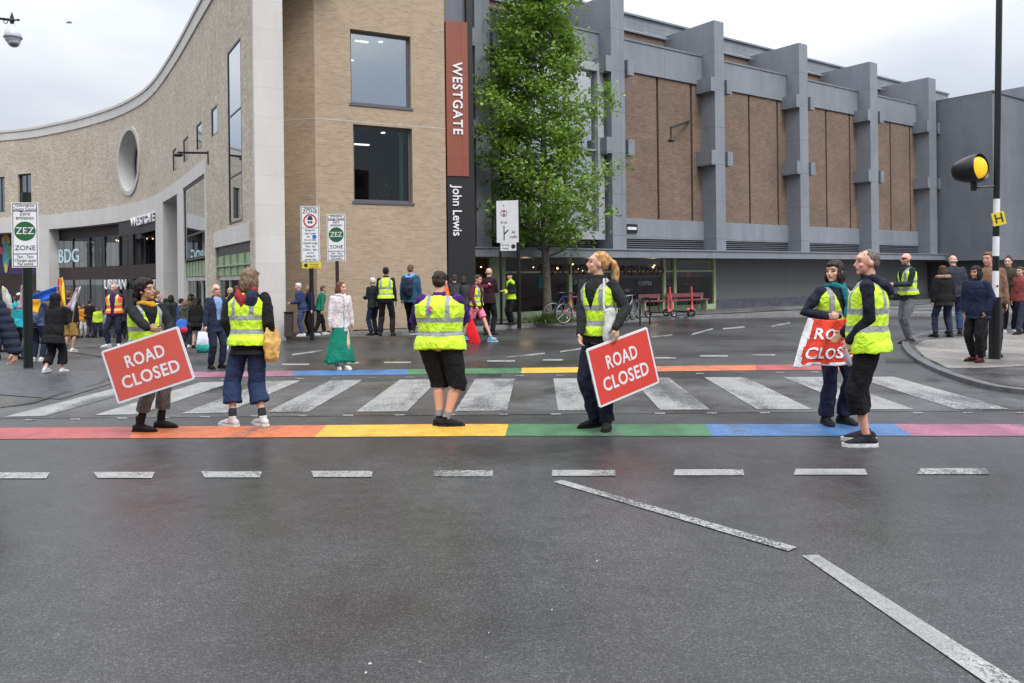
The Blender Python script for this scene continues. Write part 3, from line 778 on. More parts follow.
for i in range(len(fins) - 1):
    a, b = fins[i][1], fins[i + 1][0]
    glassbay = i == 0
    if not glassbay:
        bm = bmesh.new(); gs = [.09, .49, .88]; ed = [a]
        for g in gs: q = a + (b - a) * g; ed += [q - .06, q + .06]
        ed.append(b)
        for k in range(0, len(ed), 2): box(bm, ed[k], ed[k + 1], .75, 1.0, 3.85, 9.58, FW)
        part('brick_panel', bm, brownbrick, store, uv=True)
        bm = bmesh.new(); box(bm, a, b, .9, 1.02, 3.87, 9.56, FW); part('brick_groove', bm, gr, store)
    bm = bmesh.new(); box(bm, a, b, .68, 1.4, 9.6, 10.8, FW); box(bm, a, b, .64, 1.5, 10.8, 10.87, FW)
    part('beam', bm, cladding, store, uv=True)
    bm = bmesh.new(); box(bm, a, b, .66, 1.3, 3.04, 3.84, FW); part('lower_panel', bm, cladding, store, uv=True)
    bm = bmesh.new()
    for k in range(5): box(bm, a, b, .70, .95, 2.62 + k * .085, 2.66 + k * .085, FW)
    part('louvre', bm, cladding, store)
    bm = bmesh.new(); box(bm, a, b, .96, 1.0, 2.55, 3.04, FW)
    part('louvre_backing', bm, M('louvre_black', (.02, .02, .022), .8), store)
    bm = bmesh.new(); box(bm, a, b, 2.8, 3.1, 10.0, 12.0, FW); part('clerestory_brick', bm, brownbrick, store, uv=True)
# parapet of the upper storey, with rail
s_end = fins[-1][1]
bm = bmesh.new(); box(bm, fins[1][0] - 9, s_end + 7, 2.7, 3.2, 12.02, 12.70, FW); box(bm, fins[1][0] - 9, s_end + 7, 2.6, 3.3, 12.70, 12.78, FW); part('parapet', bm, cladding, store, uv=True)
bm = bmesh.new()
for z in (12.0,): tube(bm, [FW(fins[1][1], 2.5, z), FW(s_end, 2.5, z)], .02, 6)
part('roof_rail', bm, M('galvanised', (.5, .5, .52), .4, .6, var=0), store)
# glazed bay between the first two fins (behind the tree)
a, b = fins[0][1], fins[1][0]
bm = bmesh.new(); fr = M('pale_grey_frame', (.36, .38, .41), .5, var=.06)
g0, g1 = a + .25, b - .12
zt, zb_ = 9.55, 2.95
for q0, q1, z0, z1 in ((g0, g0 + .3, zb_, zt), (g1 - .3, g1, zb_, zt), (g0 + .3, g1 - .3, zt - .3, zt), (g0 + .3, g1 - .3, zb_, zb_ + .3)): box(bm, q0, q1, .3, .72, z0, z1, FW)
for m in (.33, .66): q = g0 + (g1 - g0) * m; box(bm, q - .04, q + .04, .4, .6, zb_ + .3, zt - .3, FW)
for z in (4.7, 6.3, 7.9): box(bm, g0 + .3, g1 - .3, .42, .58, z - .03, z + .03, FW)
f = part('bay_window', bm, fr, store)
bm = bmesh.new(); box(bm, g0 + .28, g1 - .28, .49, .51, zb_ + .28, zt - .28, FW); p = part('pane', bm, glass_b, store); p.parent = f
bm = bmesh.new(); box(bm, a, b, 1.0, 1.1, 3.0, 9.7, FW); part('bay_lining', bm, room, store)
# body
bm = bmesh.new(); box(bm, sA - 4, s_end + 6, 3.12, 14, 2.7, 11.7, FW); part('body', bm, clad_dark, store, uv=True)
bm = bmesh.new(); box(bm, sA + .4, s_end, .99, 3.1, 2.5, 9.9, FW) if False else None
bm.free()
bm = bmesh.new(); box(bm, fins[0][0], s_end, 1.12, 3.0, 9.88, 10.0, FW); part('flat_roof', bm, M('roof_felt', (.08, .08, .08), .9), store)
# canopy
bm = bmesh.new(); c0 = fs(476, 250, -.3)[0]
box(bm, c0 - .2, s_end + .5, -.3, 1.0, 2.26, 2.54, FW); box(bm, c0 - .25, s_end + .5, -.35, 1.0, 2.54, 2.58, FW); part('canopy', bm, cladding, store, uv=True)
# blank protruding block on the right
bm = bmesh.new(); q1 = s_end + .25
box(bm, q1, q1 + 24, -2.77, 14, 2.2, 10.98, FW); part('end_block', bm, render_g, store, uv=True)
bm = bmesh.new(); box(bm, q1 + .5, q1 + 23, -2.3, 13, 0, 2.2, FW); part('end_block_base', bm, M('dark_base', (.06, .062, .07), .6), store)
bm = bmesh.new(); box(bm, q1 - .004, q1 + 24.1, -2.83, 14, 10.98, 11.06, FW); part('end_block_coping', bm, cladding, store)
bm = bmesh.new(); box(bm, q1 + 4.5, q1 + 24, -4.0, 12, 2.4, 11.9, FW)
part('rear_block', bm, cladding, store, uv=True).name = 'side_block'
# ground floor: shop + dark shuttered wall
sS = fs(714.5, 300, .9)[0]; sL = fs(489, 300, .9)[0]
bm = bmesh.new(); box(bm, sS, q1 + .3, .86, 1.2, 0, 2.3, FW); part('shutter_wall', bm, shutter, store, uv=True)
bm = bmesh.new(); box(bm, sS + .01, q1 + .3, .80, .858, 0, .5, FW); part('plinth', bm, M('slate_plinth', (.07, .075, .095), .5, var=.3, vs=3), store)
gf = M('sage_frame', (.33, .42, .25), .55, var=.1)
cols_px = [489, 503.5, 570, 612, 664, 674.5, 714]
ss = [fs(x, 300, .9)[0] for x in cols_px]
bm = bmesh.new()
for i, q in enumerate(ss):
    w_ = .09 if i not in (0,) else .0
    if i: box(bm, q - w_, q + .05, .82, .98, .12, 2.26, FW)
box(bm, ss[0], ss[1] - .1, .84, .96, .12, 2.26, FW)
for i in range(1, len(ss) - 1):
    box(bm, ss[i] + .05, ss[i + 1] - .09, .83, .97, .12, .34, FW); box(bm, ss[i] + .05, ss[i + 1] - .09, .84, .96, 1.72, 1.78, FW)
part('shopfront_frame', bm, gf, store)
bm = bmesh.new(); box(bm, ss[1], ss[-1], .89, .91, .3, 2.26, FW); part('shopfront_glass', bm, glass_mat('cafe_glass', (.75, .75, .75), .01, .07), store)
bm = bmesh.new(); box(bm, ss[0] - 1, ss[-1] + .2, 6, 6.1, 0, 2.6, FW); box(bm, ss[0] - 1, ss[-1] + .2, .95, 6, 2.3, 2.4, FW); box(bm, ss[-1] + .1, ss[-1] + .2, .95, 6, 0, 2.4, FW); box(bm, ss[0] - 1, ss[-1], 1.0, 6, .0, .13, FW)
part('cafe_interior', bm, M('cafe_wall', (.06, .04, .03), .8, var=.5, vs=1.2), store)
bm = bmesh.new(); random.seed(11)
for i in range(11):
    q = ss[1] + (ss[-1] - ss[1]) * random.random(); ball(bm, FW(q, 1.4 + random.random() * 3, 1.75 + random.random() * .35), .02 + .03 * random.random(), seg=8)
part('cafe_lamps', bm, lampm, store)
bm = bmesh.new()
for u_, z, t_ in ((.30, 1.35, 1.3), (.6, 1.3, 3), (.93, 1.5, 1.6)):
    q = ss[1] + (ss[-1] - ss[1]) * u_; box(bm, q, q + .9, t_, t_ + .1, z, z + .3, FW)
part('wall_picture', bm, M('orange_picture', (.30, .07, .03), .7, var=.4, vs=3), store)
for i_, u_ in enumerate((.2, .5, .82)):
    pl_ = bpy.data.lights.new('cafe_light', 'POINT'); pl_.energy = 16; pl_.color = (1, .72, .42); pl_.shadow_soft_size = .15
    po_ = bpy.data.objects.new('cafe_light', pl_); COL.objects.link(po_); po_.parent = store
    po_.location = store.matrix_world.inverted() @ FW(ss[1] + (ss[-1] - ss[1]) * u_, 2.6, 1.95)
signred = M('dim_red_lettering', (.10, .025, .02), .6, var=0)
inv = store.matrix_world.inverted()
def ftext(s, px, py, t, size, mat, root=store, vert=False, **kw):
    q, z = fs(px, py, t); inv = root.matrix_world.inverted()
    return lettering(s, size, mat, root, (0, 0, 0), fn=lambda c: inv @ FW(q + c.x, t + c.y, z + c.z), **kw)
ftext('COMMON', 572, 270, .8, .55, signred, depth=.02, bold=.0, name='shop_sign', spacing=1.25)
ftext('GROUND', 640, 271, .8, .55, signred, depth=.02, bold=.0, name='shop_sign', spacing=1.25)
ftext('COFFEE', 645, 283.5, .85, .22, M('grey_lettering', (.35, .35, .33), .6, var=0), depth=.004, name='window_lettering')
ftext('PLAY', 575, 282, .85, .28, M('teal_lettering', (.05, .32, .3), .6, var=0), depth=.004, name='window_lettering')
# small plaque on the lower panel
q, z = fs(632, 228.5, .6)
bm = bmesh.new(); box(bm, q - .32, q + .3, .60, .655, z - .17, z + .17, FW); pl = part('street_plaque', bm, black, store)
bm = bmesh.new(); box(bm, q - .24, q + .24, .592, .598, z - .05, z + .06, FW); x = part('plaque_panel', bm, white, store); x.parent = pl

q, z = fs(702, 121, .0)
A, B = FW(q, .7, z + .1), at(671, 134, FW(q, 0, 0).y - 1.6)
o = empty('bracket_lamp', A, 0, 'dark bracket lamp reaching out from a grey fin in front of brown brick', 'lamp')
bm = bmesh.new(); tube(bm, [A, B + Vector((0, 0, .25))], .05, 8); part('arm', bm, darkframe, o)
bm = bmesh.new(); tube(bm, [B + Vector((0, 0, .3)), B + Vector((0, 0, -.2))], .03, 6); ball(bm, B + Vector((0, 0, -.25)), (.13, .13, .07), seg=10); part('lamp_head', bm, darkframe, o)

# ============ sign column between tower and store
c0, c1 = Vector((-1.98, 24.2, 0)), Vector((-1.05, 24.55, 0))
def col_hit(px, py, Y=24.3): return at(px, py, Y)
sc = empty('sign_column', (-1.5, 24.4, 0), 0, 'tall black and rust red sign column beside the buff brick corner', 'sign')
def CF(s, t, z):    # s along the panel (0..1.1 m), t back
    dd = Vector((.95, .31, 0)).normalized(); nb = Vector((-dd.y, dd.x, 0)); return Vector((-1.93, 24.2, 0)) + dd * s + nb * t + Vector((0, 0, z))
def cs(px, py):
    a, b = ray(px, py); dd = Vector((.95, .31, 0)).normalized(); P = Vector((-1.93, 24.2, 0))
    s = (a * P.y - P.x) / (dd.x - a * dd.y); Y = P.y + dd.y * s; return s, HC + b * Y
w0, zr0 = cs(447.5, 176); w1, _ = cs(468.5, 178); _, zr1 = cs(444, 21)
wB, _ = cs(475, 240)
bm = bmesh.new(); box(bm, 0.0, w1, -.06, .3, zr0, zr1, CF); part('red_panel', bm, redsign, sc, uv=True)
bm = bmesh.new(); box(bm, 0.0, wB, -.03, .3, -.1, zr0 - .003, CF); box(bm, w1 + .003, wB, .02, .3, zr0, 13, CF); part('black_panel', bm, M('black_panel', (.014, .014, .015), .5, var=.2, vs=1), sc)
bm = bmesh.new(); box(bm, 0.0, wB, .25, 2.5, zr1, 14, CF); part('dark_recess', bm, clad_dark, sc, uv=True)
def ctext(s, px, py, size, t, sx=1.0, **kw):
    q, z = cs(px, py); inv = sc.matrix_world.inverted()
    return lettering(s, size, letw, sc, (0, 0, 0), rot=(0, 0, 0), sx=sx, fn=lambda c: inv @ CF(q + c.y, t - c.z, z - c.x), **kw)
ctext('WESTGATE', 456.5, 99, .42, -.075, sx=.92, depth=.012, bold=.008, spacing=1.16)
ctext('John Lewis', 456.5, 211, .40, -.045, sx=.88, depth=.012, bold=.004)

# ============ buildings across the road behind the camera (seen only in the glass)
bb = empty('brick_terrace', (0, -42, 0), 0, 'dark brick terrace across the road, seen only as a reflection in the glass', 'building')
bm = bmesh.new(); box(bm, -70, 60, -60, -42, 0, 17); part('wall', bm, brownbrick, bb, uv=True)
bm = bmesh.new()
for i in range(26):
    for j in range(5): box(bm, -68 + i * 5, -66 + i * 5, -42, -41.9, 1.5 + j * 3.2, 3.4 + j * 3.2)
part('window', bm, darkframe, bb)
# ================================================================ people
JOBS = []
def stage(bm, vox, sm=4):
    me = bpy.data.meshes.new('raw'); bm.to_mesh(me); bm.free()
    o = bpy.data.objects.new('raw', me); COL.objects.link(o)
    md = o.modifiers.new('r', 'REMESH'); md.mode = 'VOXEL'; md.voxel_size = vox; md.use_smooth_shade = True
    md = o.modifiers.new('s', 'SMOOTH'); md.iterations = sm; md.factor = .5
    return o
VEST, CLOTH = {}, {}
def rest_bands(t, z0, z1, hw=.027, straps=True):
    at_ = N(t, 'ShaderNodeAttribute'); at_.attribute_name = 'rest'
    sp = N(t, 'ShaderNodeSeparateXYZ'); t.links.new(at_.outputs['Vector'], sp.inputs[0])
    def near(sock, c, w):
        a = N(t, 'ShaderNodeMath', operation='SUBTRACT'); t.links.new(sock, a.inputs[0]); a.inputs[1].default_value = c
        b = N(t, 'ShaderNodeMath', operation='ABSOLUTE'); t.links.new(a.outputs[0], b.inputs[0])
        c_ = N(t, 'ShaderNodeMath', operation='LESS_THAN'); t.links.new(b.outputs[0], c_.inputs[0]); c_.inputs[1].default_value = w
        return c_.outputs[0]
    b1, b2 = near(sp.outputs['Z'], z0, hw), near(sp.outputs['Z'], z1, hw)
    ab = N(t, 'ShaderNodeMath', operation='ABSOLUTE'); t.links.new(sp.outputs['X'], ab.inputs[0])
    st = near(ab.outputs[0], .108, .026)
    gt = N(t, 'ShaderNodeMath', operation='GREATER_THAN'); t.links.new(sp.outputs['Z'], gt.inputs[0]); gt.inputs[1].default_value = z1
    sm = N(t, 'ShaderNodeMath', operation='MULTIPLY'); t.links.new(st, sm.inputs[0]); t.links.new(gt.outputs[0], sm.inputs[1])
    m1 = N(t, 'ShaderNodeMath', operation='MAXIMUM'); t.links.new(b1, m1.inputs[0]); t.links.new(b2, m1.inputs[1])
    m2 = N(t, 'ShaderNodeMath', operation='MAXIMUM'); t.links.new(m1.outputs[0], m2.inputs[0]); t.links.new(sm.outputs[0], m2.inputs[1])
    return m2.outputs[0]
def vest_mat(name, c, tape=(.30, .31, .30), z0=1.05, z1=1.20):
    if name in VEST: return VEST[name]
    m, t, b = principled(name)
    k = rest_bands(t, z0, z1)
    mx = N(t, 'ShaderNodeMix', data_type='RGBA'); t.links.new(k, mx.inputs[0]); mx.inputs[6].default_value = (*c, 1); mx.inputs[7].default_value = (*tape, 1)
    co = N(t, 'ShaderNodeTexCoord'); n2 = N(t, 'ShaderNodeTexNoise'); n2.inputs['Scale'].default_value = 9; n2.inputs['Detail'].default_value = 5; n2.inputs['Distortion'].default_value = 2.0; t.links.new(co.outputs['Object'], n2.inputs[0])
    bp = N(t, 'ShaderNodeBump'); bp.inputs['Strength'].default_value = .8; bp.inputs['Distance'].default_value = .035; t.links.new(n2.outputs[0], bp.inputs['Height']); t.links.new(bp.outputs[0], b.inputs['Normal'])
    t.links.new(mx.outputs[2], b.inputs['Base Color']); b.inputs['Roughness'].default_value = .6; b.inputs['Specular IOR Level'].default_value = .3
    b.inputs['Sheen Weight'].default_value = .1
    VEST[name] = m; return m
LIME = vest_mat('lime_vest', (.60, .88, .035))
ORVEST = vest_mat('orange_vest', (.95, .16, .07), (.75, .72, .15))
def cloth(c, name=None, rough=.85, var=.18):
    key = name or 'cloth_%02x%02x%02x' % tuple(int(min(1, x) ** .45 * 255) for x in c)
    if key in CLOTH: return CLOTH[key]
    m, t, b = principled(key)
    co = N(t, 'ShaderNodeTexCoord')
    n = N(t, 'ShaderNodeTexNoise'); n.inputs['Scale'].default_value = 7; n.inputs['Detail'].default_value = 5
    t.links.new(co.outputs['Object'], n.inputs[0])
    rp = ramp(t, [(.3, tuple(x * (1 - var) for x in c)), (.7, tuple(min(1, x * (1 + var)) for x in c))]); t.links.new(n.outputs[0], rp.inputs[0]); t.links.new(rp.outputs[0], b.inputs['Base Color'])
    n2 = N(t, 'ShaderNodeTexNoise'); n2.inputs['Scale'].default_value = 11; n2.inputs['Detail'].default_value = 5; n2.inputs['Distortion'].default_value = 1.6; t.links.new(co.outputs['Object'], n2.inputs[0])
    bp = N(t, 'ShaderNodeBump'); bp.inputs['Strength'].default_value = .7; bp.inputs['Distance'].default_value = .03; t.links.new(n2.outputs[0], bp.inputs['Height']); t.links.new(bp.outputs[0], b.inputs['Normal'])
    b.inputs['Roughness'].default_value = rough; b.inputs['Specular IOR Level'].default_value = .18
    CLOTH[key] = m; return m
def hair_mat(c):
    key = 'hair_%02x%02x%02x' % tuple(int(min(1, x) ** .45 * 255) for x in c)
    if key in CLOTH: return CLOTH[key]
    m, t, b = principled(key)
    co = N(t, 'ShaderNodeTexCoord'); mp = N(t, 'ShaderNodeMapping'); mp.inputs['Scale'].default_value = (60, 60, 9)
    t.links.new(co.outputs['Object'], mp.inputs[0])
    n = N(t, 'ShaderNodeTexNoise'); n.inputs['Scale'].default_value = 1.6; n.inputs['Detail'].default_value = 4; t.links.new(mp.outputs[0], n.inputs[0])
    rp = ramp(t, [(.3, tuple(x * .5 for x in c)), (.7, tuple(min(1, x * 1.5) for x in c))]); t.links.new(n.outputs[0], rp.inputs[0]); t.links.new(rp.outputs[0], b.inputs['Base Color'])
    bp = N(t, 'ShaderNodeBump'); bp.inputs['Strength'].default_value = .6; bp.inputs['Distance'].default_value = .01; t.links.new(n.outputs[0], bp.inputs['Height']); t.links.new(bp.outputs[0], b.inputs['Normal'])
    b.inputs['Roughness'].default_value = .55; b.inputs['Specular IOR Level'].default_value = .2
    CLOTH[key] = m; return m
skin_m, t_, b_ = principled('skin')
a_ = N(t_, 'ShaderNodeAttribute'); a_.attribute_name = 'Col'; t_.links.new(a_.outputs['Color'], b_.inputs['Base Color']); b_.inputs['Roughness'].default_value = .5
b_.inputs['Subsurface Weight'].default_value = .08; b_.inputs['Subsurface Scale'].default_value = .01

def ik(a, c, l1, l2, pole):
    d = c - a; L = d.length
    if L > (l1 + l2) * .999: c = a + d * ((l1 + l2) * .999 / L); d = c - a; L = d.length
    x = (l1 * l1 - l2 * l2 + L * L) / (2 * L); h = math.sqrt(max(0, l1 * l1 - x * x))
    u = d / L; p = pole - u * pole.dot(u); p.normalize()
    return a + u * x + p * h, c
V = Vector
SK = dict(fair=(.62, .36, .26), pink=(.66, .34, .25), tan=(.42, .23, .14), brown=(.22, .11, .065), dark=(.10, .05, .03))

def person(px, py, hy, yaw, label, group='people standing and walking around the crossing', **K):
    """px,py: where the feet stand in the photograph; hy: top of the head"""
    g = K.get('G', None) or G(px, py, K.get('z', 0.0), slope=K.get('slope', px < 260))
    hs = K.get('H') or (py - hy) * g.y / F
    k = hs / (1.75 * K.get('kk', 1.0))
    hero = K.get('hero', False)
    vox = K.get('vox', .0085 if hero else (.015 if g.y < 22 else .019))
    root = empty('person', g, 0, label, 'person', group)
    wd = K.get('w', 1.0)
    yw = R(yaw)
    A = Matrix.Scale(k, 4) @ Matrix.Rotation(yw, 4, 'Z')       # local -> root space
    lean, side = R(K.get('lean', 3)), R(K.get('side', 0))
    drop = K.get('drop', .012)
    pelvis = V((0, 0, .93 - drop))
    TW_ = Matrix.Translation(pelvis) @ Matrix.Rotation(R(K.get('twist', 0)), 4, 'Z') @ Matrix.Rotation(side, 4, 'Y') @ Matrix.Rotation(lean, 4, 'X') @ Matrix.Translation(-V((0, 0, .93)))
    hyaw, hp = R(K.get('hyaw', 0)), R(K.get('hpitch', 4))
    HP = TW_ @ V((0, .012, 1.54))
    HM = Matrix.Translation(HP + V((0, 0, -.022))) @ Matrix.Rotation(hyaw + R(K.get('twist', 0)), 4, 'Z') @ Matrix.Rotation(hp, 4, 'X') @ Matrix.Scale(1.05, 4) @ Matrix.Translation(-V((0, .012, 1.54)))
    sw = .165 * (1 + (wd - 1) * .5) * K.get('sh', 1.0)
    # feet and hands
    feet = K.get('feet', [(-.1, 0, 10), (.1, 0, 10)])      # person's right (-x), left (+x): x, y, toe-out
    legs = []
    for i, sgn in enumerate((-1, 1)):
        f = feet[i]; fx, fy, fa = f[0], f[1], R(f[2]) * sgn
        lift = f[3] if len(f) > 3 else 0
        hip = pelvis + V((sgn * .088 * (1 + (wd - 1) * .6), 0, -.03)); ank = V((fx, fy, .085 + lift))
        fd = Matrix.Rotation(fa, 3, 'Z') @ V((0, -1, 0))
        kn, ank = ik(hip, ank, .425, .41, fd + V((0, -.2, 0)))
        legs.append((hip, kn, ank, fd, lift))
    arms = []
    hands = K.get('hands', ['down', 'down'])
    for i, sgn in enumerate((-1, 1)):
        sh = TW_ @ V((sgn * sw, .005, 1.418))
        h = hands[i]
        pole = V((sgn * .5, 1, -.3)); curl = .35; roll = 0
        if h == 'down': tgt = V((sgn * (sw + .075), -.035, .86)); pole = V((sgn * .4, 1, 0))
        elif h == 'phone': tgt = V((sgn * .07, -.30, 1.16))
        elif h == 'pocket': tgt = V((sgn * (sw + .02), -.05, .93)); pole = V((sgn * 1, 1, 0))
        elif h == 'folded': tgt = V((-sgn * .06, -.21, 1.10 + .05 * i))
        elif h == 'up': tgt = V((sgn * .22, -.18, 1.75)); pole = V((sgn, .3, -1))
        elif h == 'back': tgt = V((sgn * .05, .20, .98)); pole = V((sgn * 1, .5, 0))
        elif h[0] == 'px':       # wrist given as a place in the photograph and its distance
            w_ = at(h[1], h[2], h[3]) - g
            tgt = TW_.inverted() @ (A.inverted() @ w_)
            if len(h) > 4 and h[4] is not None: pole = V(h[4])
            if len(h) > 5: curl = h[5]
        else:
            tgt = V(h[:3])
            if len(h) > 3 and h[3] is not None: pole = V(h[3])
            if len(h) > 4: curl = h[4]
        tgt = TW_ @ tgt
        el, wr = ik(sh, tgt, .275, .245, TW_.to_3x3() @ pole)
        arms.append((sh, el, wr, curl))
    sk = SK[K.get('skin', 'fair')]
    # ---- body: one continuous mesh
    bm = bmesh.new()
    secs = [(.845, .135, .10), (.93, .158, .112), (1.0, .15, .108), (1.08, .132, .096), (1.18, .142, .104), (1.28, .154, .11), (1.37, .156, .098), (1.43, .125, .075), (1.47, .07, .06)]
    belly = K.get('belly', 0)
    def torso(bm, secs, th, zlo=None, n=20):
        P, Q = [], []
        for z, a, b in secs:
            f = wd
            bb = belly * math.exp(-((z - 1.05) / .13) ** 2)
            P.append(TW_ @ V((0, -bb * .6, z))); Q.append((a * f + th, b * (f * .5 + .5) + th + bb * .7))
        rx = TW_.to_3x3() @ V((1, 0, 0))
        tube(bm, P, Q, n, ref=rx, round_=False)
    torso(bm, secs, 0)
    tube(bm, [TW_ @ V((0, .01, 1.43)), TW_ @ V((0, .012, 1.50)), HM @ V((0, .008, 1.585))], [.062 * wd ** .3, .053 * wd ** .3, .052 * wd ** .3], 12)
    hm = HM
    def hb(c, r, seg=14): 
        ball(bm, hm @ V(c), r, hm.to_3x3().to_4x4(), seg)
    hb((0, .008, 1.662), (.071, .090, .088), 18); hb((0, -.022, 1.602), (.056, .066, .062)); hb((0, -.068, 1.560), (.026, .022, .018))
    hb((0, -.062, 1.682), (.052, .025, .028)); hb((0, -.070, 1.600), (.028, .024, .022))
    tube(bm, [hm @ V((0, -.083, 1.662)), hm @ V((0, -.092, 1.642)), hm @ V((0, -.103, 1.622))], [.007, .009, .0115], 8)
    for s_ in (-1, 1):
        hb((s_ * .074, .010, 1.632), (.010, .017, .029), 8); hb((s_ * .035, -.058, 1.622), (.024, .022, .02), 8)
    for hip, kn, ank, fd, lift in legs:
        m1, m2 = hip.lerp(kn, .5), kn.lerp(ank, .3)
        back = fd * -.012
        tube(bm, [hip, m1, kn, m2 + back, kn.lerp(ank, .75), ank], [r * wd ** .6 * (.82 if (K.get('bottom') or {}).get('k', 'trousers') != 'skirt' and (K.get('bottom') or {}).get('hem', .1) < .35 and j_ < 4 else 1) for j_, r in enumerate((.076, .063, .048, .052, .034, .032))], 12)
        side_ = fd.cross(V((0, 0, 1)))
        tube(bm, [ank - fd * .035 + V((0, 0, -.045)), ank + fd * .05 + V((0, 0, -.045)), ank + fd * .15 + V((0, 0, -.06))], [(.032, .034), (.038, .032), (.036, .018)], 10, ref=side_)
    for i, (sh, el, wr, curl) in enumerate(arms):
        sgn = (-1, 1)[i]
        tube(bm, [sh, sh.lerp(el, .4), el, el.lerp(wr, .3), wr], [r * wd ** .5 for r in (.048, .043, .034, .036, .024)], 10)
        dr = (wr - el).normalized()
        hd = K.get('hdir', [None, None])[i]
        if hd: dr = (TW_.to_3x3() @ V(hd)).normalized()
        med = V((-sgn, 0, 0)); med = TW_.to_3x3() @ med
        pn = K.get('palm', [None, None])[i]
        if pn: med = TW_.to_3x3() @ V(pn)
        med = (med - dr * med.dot(dr)).normalized()            # palm normal
        acr = dr.cross(med).normalized()                        # across the knuckles
        fwd = acr if acr.dot(TW_.to_3x3() @ V((0, -1, .2))) > 0 else -acr   # thumb side
        tube(bm, [wr, wr + dr * .045, wr + dr * .085], [(.025, .018), (.036, .017), (.038, .014)], 10, ref=fwd)
        if hero or g.y < 17:
            for j, (off_, ln) in enumerate(((.028, .074), (.010, .082), (-.009, .076), (-.027, .062))):
                p = wr + dr * .080 + fwd * off_; q = [p - dr * .03, p]; cdir = dr.copy()
                for s3 in (.42, .32, .26):
                    cdir = Matrix.Rotation(0, 3, 'X') @ (cdir * math.cos(curl) + med * math.sin(curl)) if True else cdir
                    cdir.normalize(); med_ = med
                    p = p + cdir * ln * s3; q.append(p.copy())
                    # keep curling in the plane (dr, med)
                    ang = curl
                    med = (med * math.cos(ang) - (dr * 0))
                    med = (med_ - cdir * med_.dot(cdir)).normalized()
                med = (pn and TW_.to_3x3() @ V(pn) or TW_.to_3x3() @ V((-sgn, 0, 0))); med = (med - dr * med.dot(dr)).normalized()
                tube(bm, q, [.0095, .0095, .009, .0085, .0075], 6)
            tb = wr + dr * .025 + fwd * .022
            tube(bm, [tb, tb + (dr * .5 + fwd * .7 + med * .2).normalized() * .032, tb + (dr * .8 + fwd * .55 + med * .45).normalized() * .066], [.013, .0115, .0085], 6)
        else:
            tube(bm, [wr + dr * .08, wr + dr * .12 + med * .008, wr + dr * .155 + med * .03], [(.036, .013), (.034, .012), (.025, .010)], 8, ref=fwd)
            tube(bm, [wr + dr * .03 + fwd * .02, wr + dr * .08 + fwd * .045], [.012, .009], 6)
    JOBS.append(dict(o=stage(bm, vox, 3 if hero else 2), name='body', mat=skin_m, root=root, A=A, face=HM, skin=sk, hair=K.get('hairc', (.06, .04, .03)), beard=K.get('beard'), shade=K.get('glasses')))
    def garment(bm, name, mat, v=None, sm=5, wrinkle=.006, **kw):
        JOBS.append(dict(o=stage(bm, v or vox * 1.05, sm), name=name, mat=mat, root=root, A=A, wr=wrinkle, inv=TW_.inverted(), seed=px * .37 + py, **kw))
    # ---- top
    top = K.get('top')
    if top:
        c, zl, th, sl_ = top['c'], top.get('z', .86), top.get('th', .02), top.get('sleeve', 1)
        bm = bmesh.new()
        sec = [(max(zl, .80), .17 if zl < .95 else .15, .122 if zl < .95 else .112)] + [s_ for s_ in secs if s_[0] > zl + .03]
        if zl < .80: sec = [(zl, .165 + top.get('flare', .0) * (.8 - zl), .13 + top.get('flare', .0) * (.8 - zl)), (.80, .165, .125)] + sec[1:]
        torso(bm, sec, th)
        for sh, el, wr, _ in arms:
            e2 = sh.lerp(el, .55)
            if sl_ >= 1: P_, r_ = [sh, e2, el, el.lerp(wr, .5), wr.lerp(el, -.02)], [.054 + th * .3, .046 + th * .6, .040 + th * .7, .038 + th * .6, .031 + th * .5]
            elif sl_ > 0: P_, r_ = [sh, e2, sh.lerp(el, .8)], [.06 + th * .4, .056 + th * .6, .052 + th * .7]
            else: continue
            tube(bm, P_, [r * wd ** .5 for r in r_], 12)
        if top.get('collar', 1):
            tube(bm, [TW_ @ V((0, .005, 1.44)), TW_ @ V((0, .014, 1.515))], [(.085, .075), (.069, .066)], 14, round_=False)
        garment(bm, top.get('name', 'jacket'), cloth(c), wrinkle=top.get('wr', .006), puff=top.get('puff'), shirt=bool(top.get('shirt')))
        if top.get('shirt'):
            bm = bmesh.new(); torso(bm, [s_ for s_ in secs if s_[0] > .95], .010); garment(bm, 'shirt', cloth(top['shirt']), wrinkle=.003)
        if top.get('hood'):
            bm = bmesh.new()
            hc = top['hood']
            tube(bm, [TW_ @ V((-.10, .04, 1.50)), TW_ @ V((-.07, .11, 1.44)), TW_ @ V((0, .15, 1.38)), TW_ @ V((.07, .11, 1.44)), TW_ @ V((.10, .04, 1.50))], [(.03, .035), (.045, .05), (.05, .07), (.045, .05), (.03, .035)], 12, ref=V((0, 1, 0)))
            garment(bm, 'hood', cloth(hc), wrinkle=.012)
        if top.get('hoodb'):
            bm = bmesh.new(); ball(bm, TW_ @ V((-.075, .125, 1.395)), (.085, .045, .105)); ball(bm, TW_ @ V((-.105, .07, 1.46)), (.05, .06, .05))
            garment(bm, 'hood', cloth(top['hoodb']), wrinkle=.012)
        if top.get('hoodup'):
            bm = bmesh.new(); ball(bm, HM @ V((0, .035, 1.665)), (.105, .115, .125), HM.to_3x3().to_4x4()); tube(bm, [TW_ @ V((0, .03, 1.45)), HM @ V((0, .045, 1.60))], [.11, .10], 14)
            garment(bm, 'hood', cloth(top['hoodup']), wrinkle=.008)
        if top.get('cuffc'):
            pass
